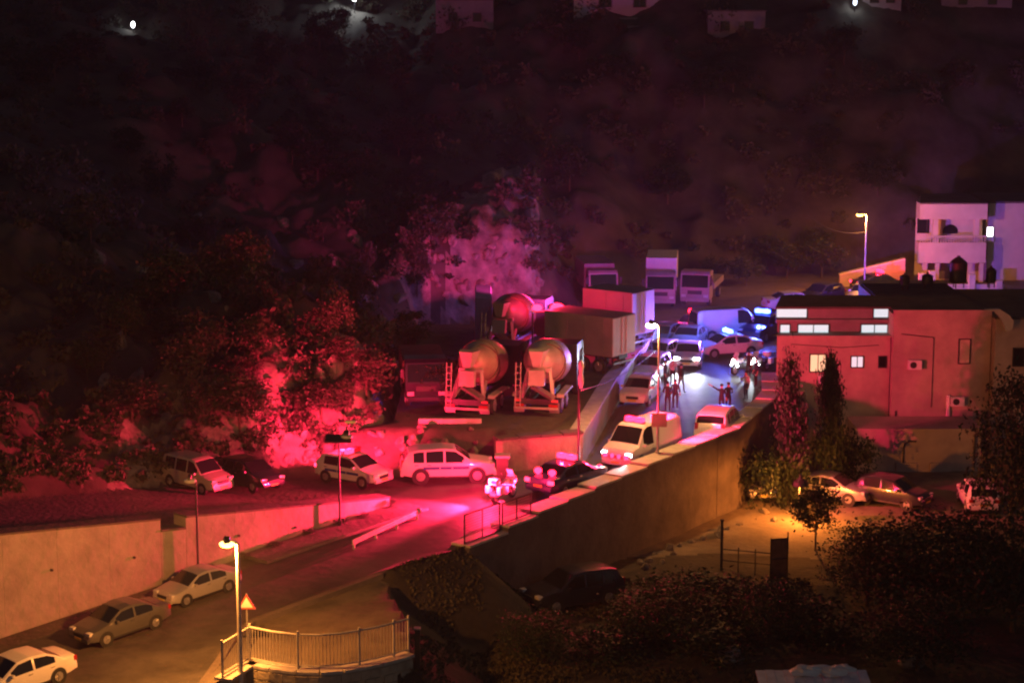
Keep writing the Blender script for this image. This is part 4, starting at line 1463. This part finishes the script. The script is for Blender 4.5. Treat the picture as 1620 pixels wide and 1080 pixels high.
MB().cyl((a.x - o2, -.1, .2), (a.x - o2, -.1, aty(1500, 630, 117.3).z - hz), .12, .12, 10).sph((a.x - o2, -.1, aty(1500, 628, 117.3).z - hz), .14).build('vent_pipe', whitebox, blk)
MB().cyl((-2.6, -.06, .4), (-2.6, -.06, 2.8), .05, .05, 8).build('drain_pipe', darksteel, blk)

xl3, xr3 = xr2 + .05, xr2 + 9
z3 = aty(1590, 505, 116.5).z
anx = thing('corner_annexe', 'annexe with a curved pale canopy edge at the right border, beside the tall block', 'house', ((xl3 + xr3) / 2, 116.6, hz))
o3 = (xl3 + xr3) / 2
MB().box((0, 5.5, (z3 - hz) / 2), (xr3 - xl3 - .02, 11, z3 - hz)).build('wall', render_p, anx)
MB().box((0, 5.5, z3 - hz + .06), (xr3 - xl3 + .1, 11.2, .12)).build('roof', roofm, anx)
m = MB()
pts = [(aty(u, v, 116.2).x - o3, aty(u, v, 116.2).z - hz) for u, v in ((1557, 489), (1573, 492), (1583, 505), (1592, 523), (1600, 520), (1603, 508), (1596, 498), (1580, 488))]
m.side([(p[0], p[1]) for p in pts], -.6, -.25)
m.build('canopy', render_c, anx, True)
window(anx, aty(1612, 565, 116.5).x - o3, -.02, aty(1612, 565, 116.5).z - hz, .6, 1.0, glass, None, .1, 1)

# low yard walls below the house
a, b = aty(1356, 700, 113.5), aty(1552, 700, 113.5)
yw = thing('yard_wall', 'low pink yard wall with a curved pipe under the tall block', 'wall', ((a.x + b.x) / 2, 113.5, hz))
zt_ = aty(1450, 680, 113.5).z
MB().box((0, 1.6, (zt_ - hz) / 2), (b.x - a.x, 3.4, zt_ - hz)).build('wall_body', render_p, yw)
MB().box((0, 1.6, zt_ - hz + .05), (b.x - a.x + .1, 3.5, .1)).build('coping', render_p, yw)
px_ = aty(1429, 720, 113.4).x - (a.x + b.x) / 2
MB().path([(px_, -.14, 0), (px_, -.14, 1.5), (px_ + .1, -.14, 1.75), (px_ + .35, -.14, 1.85), (px_ + .7, -.14, 1.85)], .05).build('pipe', darksteel, yw)
MB().cyl((b.x - a.x) / 2 * Vector((1, 0, 0)) + Vector((-.4, -.2, 0)), (b.x - a.x) / 2 * Vector((1, 0, 0)) + Vector((-.4, -.2, 2.3)), .06, .06, 8).build('post', darksteel, yw)
for s in (-.2, .35):
    MB().box((s * (b.x - a.x) / 2, -.1, .3), (1.2, .2, .6), bev=.03).build('wall_step', render_p, yw)

for (par, xx, zz_) in ((pink, -.6, 4.6), (blk, -1.6, 5.6), (blk, 1.0, 3.4)):
    a_ = MB().box((xx, -.2, zz_), (.8, .32, .55), bev=.03).build('air_conditioner', whitebox, par)
    MB().cyl((xx - .1, -.37, zz_), (xx - .1, -.35, zz_), .2, .2, 14).build('fan_grille', blackp, a_)
MB().path([(-2.4, -.04, 7.4), (-.5, -.04, 7.2), (-.5, -.04, 3.)], .025).build('wall_cable', blackp, blk)
MB().path([(-2.6, -.04, ztop - oz - .5), (.4, -.04, ztop - oz - .7), (2.6, -.04, ztop - oz - .55)], .02).build('wall_cable', blackp, pink)
# roof furniture: dark silhouettes
zr = z2 + .1


def roof_tank(label, u, yd, h, r, name='water_tank', cat='water tank'):
    x = aty(u, 450, yd).x
    t = thing(name, label, cat, (x, yd, zr))
    MB().lathe([(0, r * .85), (.05, r), (.8, r), (.9, r * .75), (1, r * .35)], (0, 0, .35), (0, 0, h), 14).build('tank_body', blackp, t, True)
    for k in range(3):
        an = k * 2.09
        MB().cyl((r * .7 * math.cos(an), r * .7 * math.sin(an), 0), (r * .7 * math.cos(an), r * .7 * math.sin(an), .4), .04, .04, 6).build('leg', darksteel, t)
    MB().cyl((0, 0, h - .03), (0, 0, h + .12), r * .25, r * .2, 10).build('lid', blackp, t)


roof_tank('large black water tank on the flat roof in front of the balcony house', 1515, 127.5, 1.95, .55)
roof_tank('slim black water tank on the flat roof below the purple house', 1567, 127.6, 1.3, .35)
roof_tank('small black water tank at the left edge of the tall block roof', 1431, 126.6, 1.0, .32)
roof_tank('small black water tank, second from the left edge of the tall block roof', 1467, 127.2, .95, .36)

# balcony house, far right
yb = 165.
A, B = aty(1452, 440, yb), aty(1558, 440, yb)
bw = B.x - A.x
bx = (A.x + B.x) / 2
zg = 0.


def zz(v, y=yb):
    return aty(1500, v, y).z


hs = thing('balcony_house', 'pale two storey house with a balustraded balcony and an arched window on the far road', 'house', (bx, yb, zg))
MB().prism([(-bw / 2, 1.6), (bw / 2, 1.6), (bw / 2, 7.5), (-bw / 2 + 1.5, 7.5)], 0, zz(323)).build('wall', render_c, hs)
MB().prism([(-bw / 2, 0), (bw / 2, 0), (bw / 2, 7.5), (-bw / 2 + 1.5, 7.5)], zz(323) + .004, zz(323) + .12).build('roof', roofm, hs)
MB().box((0, .8, (zz(322) + zz(347)) / 2), (bw, 1.6, zz(322) - zz(347))).build('roof_fascia', render_c, hs)
zsl = zz(384)
MB().box((0, .8, (zz(384) + zz(416)) / 2), (bw, 1.6, zz(384) - zz(416))).build('balcony', render_c, hs)
bal = MB().box((0, .06, zz(374)), (bw, .12, .1)).build('balcony_rail', render_c, hs)
for k in range(26):
    MB().cyl((-bw / 2 + .1 + k * (bw - .2) / 25, .06, zz(384)), (-bw / 2 + .1 + k * (bw - .2) / 25, .06, zz(375)), .045, .045, 6).build('baluster', render_c, bal)
for ux in (1481, 1546):
    x = aty(ux, 360, yb).x - bx
    MB().box((x, .35, (zz(384) + zz(347)) / 2), (.4, .4, zz(347) - zz(384) - .01)).build('column', render_c, hs)
m = MB()
cx_, cz_, rw_, rh_ = aty(1510, 360, yb).x - bx, zz(373), .62, .55
m.side([(cx_ - rw_, cz_)] + [(cx_ - rw_ * math.cos(t_), cz_ + .2 + rh_ * math.sin(t_)) for t_ in np.linspace(0, math.pi, 11)] + [(cx_ + rw_, cz_)], 1.54, 1.58)
m.build('arched_window', glass, hs)
MB().box((-bw / 2 + .6, 1.55, (zz(348) + zz(373)) / 2), (1.0, .08, 1.25)).build('door', glass, hs)
for ux, w_ in ((1463, .35), (1483, .3), (1535, .3), (1553, .3)):
    x = aty(ux, 430, yb).x - bx
    MB().box((x, .2, zz(416) / 2 - .01), (w_, .35, zz(416) - .03)).build('pillar', render_c, hs)
for ux, w_ in ((1500, 1.3), (1520, .8)):
    x = aty(ux, 430, yb).x - bx
    MB().box((x, 1.57, .95), (w_, .06, 1.6)).build('shutter', greyp, hs)
ph = thing('purple_house', 'tall plain house washed in purple light at the right border behind the balcony house', 'house', (B.x + 6.2, yb + 1.2, 0))
MB().box((.2, 3.5, zz(324) / 2), (12, 7, zz(324))).build('wall', render_c, ph)
MB().box((.2, 3.5, zz(324) + .08), (12.1, 7.1, .16)).build('roof', roofm, ph)
a = aty(1567, 367, yb + 1)
window(ph, a.x - (B.x + 6.2), -.03, a.z, .5, .75, EM('lit_white_window', (.95, .9, 1.), 3.), None, .08, 1)
MB().box((a.x - (B.x + 6.2), -.12, a.z - .65), (.55, .3, .35), bev=.03).build('air_conditioner', whitebox, ph)
# sloping ramp wall left of the balcony house
rp = thing('ramp_wall', 'pink lit wall with a sloping top left of the balcony house', 'wall', (aty(1392, 450, 163).x, 163, 0))
ox4 = aty(1392, 450, 163).x
m = MB()
pa, pb, pc, pd_ = aty(1328, 462, 163), aty(1328, 436, 163), aty(1432, 411, 163), aty(1432, 462, 163)
m.side([(pa.x - ox4, -.1), (pb.x - ox4, pb.z), (pc.x - ox4, pc.z), (pd_.x - ox4, -.1)], 0, .5)
m.build('wall_body', render_p, rp)
m = MB()
m.bar((pb.x - ox4, .25, pb.z + .06), (pc.x - ox4, .25, pc.z + .06), .6, .12)
m.build('coping', render_c, rp)
# low wall with pillars in front of the balcony house
fw = thing('garden_pillars', 'row of short pale gate pillars in front of the balcony house', 'wall', (aty(1480, 445, 161).x, 161, 0))
for ux, hh_ in ((1458, 1.4), (1474, 1.6), (1537, 1.3), (1580, .8)):
    x = aty(ux, 445, 161).x - aty(1480, 445, 161).x
    MB().box((x, 0, hh_ / 2), (.5, .5, hh_), bev=.02).build('pillar', render_c, fw)
MB().box((1.5, .05, .25), (8, .25, .5)).build('plinth', render_c, fw)

# hilltop house and neighbours
p = hit(1012, 40)
ht = thing('hilltop_house', 'pale house with three dark windows on the hilltop, cut by the top border', 'house', (p.x, p.y + 1, p.z - .5))
wd = 205 / F * p.y
zt0 = aty(1012, 28, p.y + 1).z - (p.z - .5)
MB().box((0, 5, zt0 / 2 + 2.5), (wd, 10, zt0 + 5)).build('wall', M('grey_render', (.42, .41, .42), .9, 0, .1, .4), ht)
MB().box((0, 5, zt0 + 5.08), (wd + .4, 10.4, .16)).build('roof', roofm, ht)
MB().box((0, -.15, zt0 - .1), (wd + .2, .5, .18)).build('ledge', render_d, ht)
for ux in (958, 1012, 1080):
    a = aty(ux, 3, p.y + 1)
    window(ht, a.x - p.x, -.02, a.z - (p.z - .5), 1.2, 1.0, glass, None, .1, 2)
MB().box((.3, -1.1, zt0 / 2 - .9), (wd * .98, .4, zt0 + .2)).build('terrace_wall', render_d, ht)
for u, v, w_, h_, lab in ((735, 45, 90, 42, 'dim brown house on the hilltop left of the pale hilltop house'), (1165, 52, 90, 32, 'low dim terrace building right of the pale hilltop house'), (1545, 12, 110, 30, 'dim flat house at the top border above the balcony house'), (1395, 14, 60, 40, 'dark narrow house at the top border left of the dim flat one')):
    q = hit(u, v)
    sc_ = q.y / F
    t = thing('hill_house', lab, 'house', (q.x, q.y, q.z - .6))
    MB().box((0, 3, h_ * sc_ / 2 + .3), (w_ * sc_, 6, h_ * sc_ + .6)).build('wall', render_d, t)
    MB().box((0, 3, h_ * sc_ + .66), (w_ * sc_ + .3, 6.3, .12)).build('roof', roofm, t)
    window(t, -w_ * sc_ * .2, -.02, h_ * sc_ * .6, .8, .8, glass, None, .08, 1)
    window(t, w_ * sc_ * .22, -.02, h_ * sc_ * .6, .8, .8, glass, None, .08, 1)
for u, v, h, e_, pw_, lab in ((561, 22, 1.5, em_white, 250, 'small white lamp burning on the hilltop at the top border'), (211, 52, .7, em_small, 20, 'tiny faint lamp on the dark hill at the upper left'), (1352, 20, .9, EM('faint_lamp', (.7, .8, 1.), 2.), 40, 'faint bluish lamp on the hilltop right of the pale hilltop house')):
    q = hit(u, v)
    t = thing('hill_lamp', lab, 'lamp', q)
    MB().cyl((0, 0, -.2), (0, 0, h), .05, .04, 7).build('pole', darksteel, t)
    MB().sph((0, -.1, h), .2, (1, .8, 1.6), 10).build('lamp_globe', e_, t, True)
    lamp(t, (0, -.5, h + .2), pw_, COOL, .1)
q = hit(1590, 296)

# foreground roof with debris
b = at(1282, 1064, -1.65)
b.y -= 1.6
sr = thing('sheet_roof', 'pale bluish sheet metal shed roof at the bottom border', 'shed', (b.x, b.y, -3.5))
m = MB()
m.box((0, 0, .8), (3.6, 2.6, 1.6))
m.build('shed_wall', concrete2, sr)
rot = Matrix.Rotation(.12, 3, 'X')
for k in range(12):
    MB().box((-1.925 + k * .35, 0, 1.78 + .015 * (k % 2)), (.34, 3.1, .05), rot).build('roof_sheet', M('blue_sheet', (.68, .74, .84), .45, .3, .15, 2), sr)
lab = ('crumpled pale plastic sheet on the shed roof', 'bent grey metal offcut on the shed roof', 'white plank end on the shed roof', 'pale folded tarp bundle on the shed roof')
for i, (dx, dy, s) in enumerate(((-.2, 1.0, .42), (.3, 1.25, .3), (.75, .9, .36), (1.15, 1.2, .32))):
    m = MB()
    m.sph((0, 0, 0), s, (1.5, .7, .5), 9)
    for vv in m.bm.verts:
        vv.co *= .75 + .5 * RND.random()
    o = m.build('roof_debris', whitebox, None, False, (b.x + dx, b.y + dy, -3.5 + 2.0 + .15))
    tag(o, lab[i], 'debris', 'debris on the shed roof')
for u, v, s, lb in ((1440, 1048, .55, 'pale grey sack among the dark trees at the bottom right'), (1155, 1040, .6, 'dull grey sheet lying in the dark garden left of the shed'), (1492, 882, .4, 'round dim object under the dark trees below the yard')):
    q = at(u, v, -3.3)
    m = MB()
    m.sph((0, 0, 0), s, (1.1, .8, .8), 10)
    for vv in m.bm.verts:
        vv.co *= .8 + .35 * RND.random()
    tag(m.build('garden_sack', greyp, None, False, q), lb, 'sack')
for i in range(22):
    u = RND.uniform(1010, 1260)
    v = 890 - (u - 1010) * .36 + RND.uniform(-8, 14)
    q = at(u, v, -3.45)
    boulder(q, RND.uniform(.15, .4), 'pale rubble stone on the orange lit yard edge below the stepped wall', 'rubble stones on the yard edge')
# overhead cable near the far lamp and at the white topped pole
def cable(name, label, a, b, sag, r=.02):
    pts = [Vector(a).lerp(Vector(b), t_) - Vector((0, 0, sag * 4 * t_ * (1 - t_))) for t_ in np.linspace(0, 1, 13)]
    tag(MB().path(pts, r, 5).build(name, darksteel, None), label, 'cable')


cable('overhead_cable', 'thin cable sagging from the white topped pole towards the roadside wall', at(917, 614, 4.6 * 0 + 4.6) if False else (3.32, 97., 4.6), (8.6, 120., 2.4), .35)
cable('overhead_cable', 'thin cable at the far street lamp hanging to the left', (27.55, 157., 5.2), (23.5, 160., 6.2), .6)

# ------------------------------------------------------------------ people
cloth_dark = M('dark_clothes', (.03, .03, .04), .85, 0, .2, 5)
cloth_blue = M('navy_clothes', (.04, .05, .1), .85, 0, .2, 5)
cloth_pale = M('pale_trousers', (.4, .4, .42), .85, 0, .15, 5)
cloth_hi = M('light_shirt', (.5, .5, .52), .85, 0, .15, 5)
skin_m = M('skin', (.42, .26, .19), .6, 0, .06, 5)
hairm = M('dark_hair', (.015, .012, .01), .7, 0, .2, 9)


def person(label, loc, facing, top=cloth_dark, legs=cloth_dark, pose='stand', hgt=1.76, cap=False, group=None):
    hv = Vector(facing).normalized()
    p = Vector((loc[0], loc[1], gz(loc[0], loc[1]) + .05))
    o = thing('person', label, 'person', p, math.atan2(hv.y, hv.x), group)
    V, E_, Rr, T = [], [], [], []

    def add(co, r, par=None, tg='top'):
        V.append(co)
        Rr.append(r)
        T.append(tg)
        if par is not None:
            E_.append((par, len(V) - 1))
        return len(V) - 1
    pel = add((0, 0, .95), .135, None, 'legs')
    wa = add((0, 0, 1.1), .125, pel)
    ch = add((.015, 0, 1.3), .15, wa)
    sh = add((.0, 0, 1.43), .1, ch)
    nk = add((.01, 0, 1.52), .055, sh, 'skin')
    hd = add((.025, 0, 1.6), .088, nk, 'skin')
    h2 = add((.03, 0, 1.68), .092, hd, 'skin')
    add((.12, 0, 1.615), .018, hd, 'skin')
    st = .16 if pose == 'walk' else .02
    for s in (-1, 1):
        fx = s * st
        hp_ = add((0, s * .1, .9), .095, pel, 'legs')
        kn = add((fx * .6 + .03, s * .11, .5), .062, hp_, 'legs')
        an = add((fx - .02, s * .115, .1), .042, kn, 'legs')
        add((fx + .15, s * .13, .04), .036, an, 'shoe')
        sd = add((0, s * .19, 1.4), .066, sh)
        if pose == 'point' and s == 1:
            el, ha = (.1, .44, 1.5), (.15, .7, 1.62)
        elif pose == 'phone' and s == -1:
            el, ha = (.16, -.26, 1.14), (.3, -.13, 1.36)
        elif pose == 'hands':
            el, ha = (.06, s * .3, 1.14), (.27, s * .12, 1.08)
        else:
            el, ha = (-.02 + fx * -.4, s * .26, 1.14), (.06 - fx * .9, s * .27, .9)
        e1 = add(el, .045, sd)
        h1 = add(ha, .033, e1, 'skin')
        dv = (Vector(ha) - Vector(el)).normalized()
        sdv = dv.cross(Vector((1, .2, .1))).normalized()
        pm = add(tuple(Vector(ha) + dv * .07), .033, h1, 'skin')
        for k in range(4):
            f = add(tuple(Vector(ha) + dv * .12 + sdv * (.03 - .02 * k)), .01, pm, 'skin')
            add(tuple(Vector(ha) + dv * (.165 - .012 * abs(k - 1)) + sdv * (.034 - .022 * k) + Vector((.012, 0, 0))), .008, f, 'skin')
        add(tuple(Vector(ha) + dv * .075 + sdv * .065), .01, h1, 'skin')
    k = hgt / 1.78
    me = bpy.data.meshes.new('body')
    me.from_pydata([tuple(c * k for c in v) for v in V], E_, [])
    tmp = bpy.data.objects.new('body', me)
    C.objects.link(tmp)
    md_ = tmp.modifiers.new('skin', 'SKIN')
    sv = me.skin_vertices[0].data
    for i, r in enumerate(Rr):
        sv[i].radius = (r * k, r * k)
    sv[0].use_root = True
    md_.use_smooth_shade = True
    su = tmp.modifiers.new('sub', 'SUBSURF')
    su.levels = su.render_levels = 1
    dg = bpy.context.evaluated_depsgraph_get()
    nm = bpy.data.meshes.new_from_object(tmp.evaluated_get(dg))
    bpy.data.objects.remove(tmp)
    nm.materials.clear()
    for mt in (top, legs, skin_m, blackp):
        nm.materials.append(mt)
    VV = np.array(V) * k
    ti = {'top': 0, 'legs': 1, 'skin': 2, 'shoe': 3}
    for pl in nm.polygons:
        c = np.array(pl.center)
        j = int(np.argmin(np.linalg.norm(VV - c, axis=1) - np.array(Rr) * .8))
        t_ = ti[T[j]]
        if t_ == 0 and c[2] < .98 * k and abs(c[1]) < .2:
            t_ = 1
        pl.material_index = t_
    nm.name = 'body'
    ob('body', nm, o)
    m = MB()
    m.sph((0, 0, 0), .105 * k, (1.08, .95, 1.0), 12)
    for vv in [v_ for v_ in m.bm.verts if v_.co.z < -.012 and v_.co.x > -.03 or v_.co.z < -.06]:
        m.bm.verts.remove(vv)
    m.build('cap' if cap else 'hair', cloth_blue if cap else hairm, o, True, (.015 * k, 0, 1.69 * k))
    return o


person('person in dark clothes standing closest to the sign board on the cool white street lamp', at(1056, 652, 0), (.2, .97), cloth_dark, cloth_dark, 'hands')
person('person in dark jacket beside the lamp pole, back turned to the camera', at(1068, 648, 0), (.1, 1), cloth_blue, cloth_dark)
person('person with pale trousers walking on the road right of the lamp pole group', at(1077, 622, 0), (.6, -.8), cloth_dark, cloth_pale, 'walk')
person('person in light shirt in the middle of the lamp pole group', at(1064, 612, 0), (.3, -.95), cloth_hi, cloth_dark, 'phone')
person('person in dark cap between the first parked car and the lamp pole group', at(1052, 616, 0), (.9, -.3), cloth_blue, cloth_dark, 'stand', cap=True)
person('person in dark clothes pointing with an outstretched arm beyond the white SUV', at(1141, 656, 0), (.35, .94), cloth_dark, cloth_dark, 'point')
person('person in dark clothes close behind the pointing one', at(1152, 652, 0), (-.2, .98), cloth_dark, cloth_dark, 'hands', hgt=1.7)
person('person in light jacket standing by the stepped wall near the headlamps', at(1180, 634, 0), (-.8, -.6), cloth_hi, cloth_blue, 'phone')
person('person in navy clothes beside the right motorcycle', at(1196, 612, 0), (-.9, -.3), cloth_blue, cloth_dark, 'stand')
person('person at the left motorcycle with one hand raised', at(1184, 600, 0), (-.6, -.8), cloth_dark, cloth_dark, 'phone')

# ---- red beacon post on the roof of the far mixer
b = aty(866, 490, 121.8)
bc = thing('beacon_mast', 'pair of glaring red beacons on a low gantry above the dark cement mixer', 'beacon', (b.x, b.y, 1.5))
hb = aty(866, 493, 121.8).z - 1.5
MB().cyl((-.9, 0, 0), (-.9, 0, hb), .06, .05, 8).build('mast', darksteel, bc)
MB().cyl((1.1, 0, 0), (1.1, 0, hb), .06, .05, 8).build('mast', darksteel, bc)
MB().box((.1, 0, hb), (2.4, .2, .1), bev=.02).build('crossbar', steel, bc)
for x, r in ((-.62, .26), (.6, .36)):
    MB().sph((x, -.05, hb + .25), r, (1.2, 1, .8), 12).build('beacon', em_red, bc, True)
lamp(bc, (0.1, .5, hb + .75), 800, RED, .15)
lamp(bc, (.2, 1.3, hb + .9), 13000, (1., .04, .26), .15, 'strobe_beam', 'SPOT', (-.22, .97, .03), 62)

# ------------------------------------------------------------------ night haze
hm = bpy.data.materials.new('night_haze')
hm.use_nodes = True
nt = hm.node_tree
nt.nodes.clear()
out_ = nt.nodes.new('ShaderNodeOutputMaterial')
pv = nt.nodes.new('ShaderNodeVolumePrincipled')
pv.inputs['Color'].default_value = (.8, .8, .8, 1)
pv.inputs['Density'].default_value = .00045
pv.inputs['Anisotropy'].default_value = .2
nt.links.new(pv.outputs[0], out_.inputs['Volume'])
ztop_ = float(GZ.max()) + 25
hz_ = MB().box((-30, 160, (ztop_ - 7) / 2), (350, 382, ztop_ + 7)).build('haze', hm)
tag(hz_, 'thin night haze glowing round the lamps', 'haze', kind='stuff')
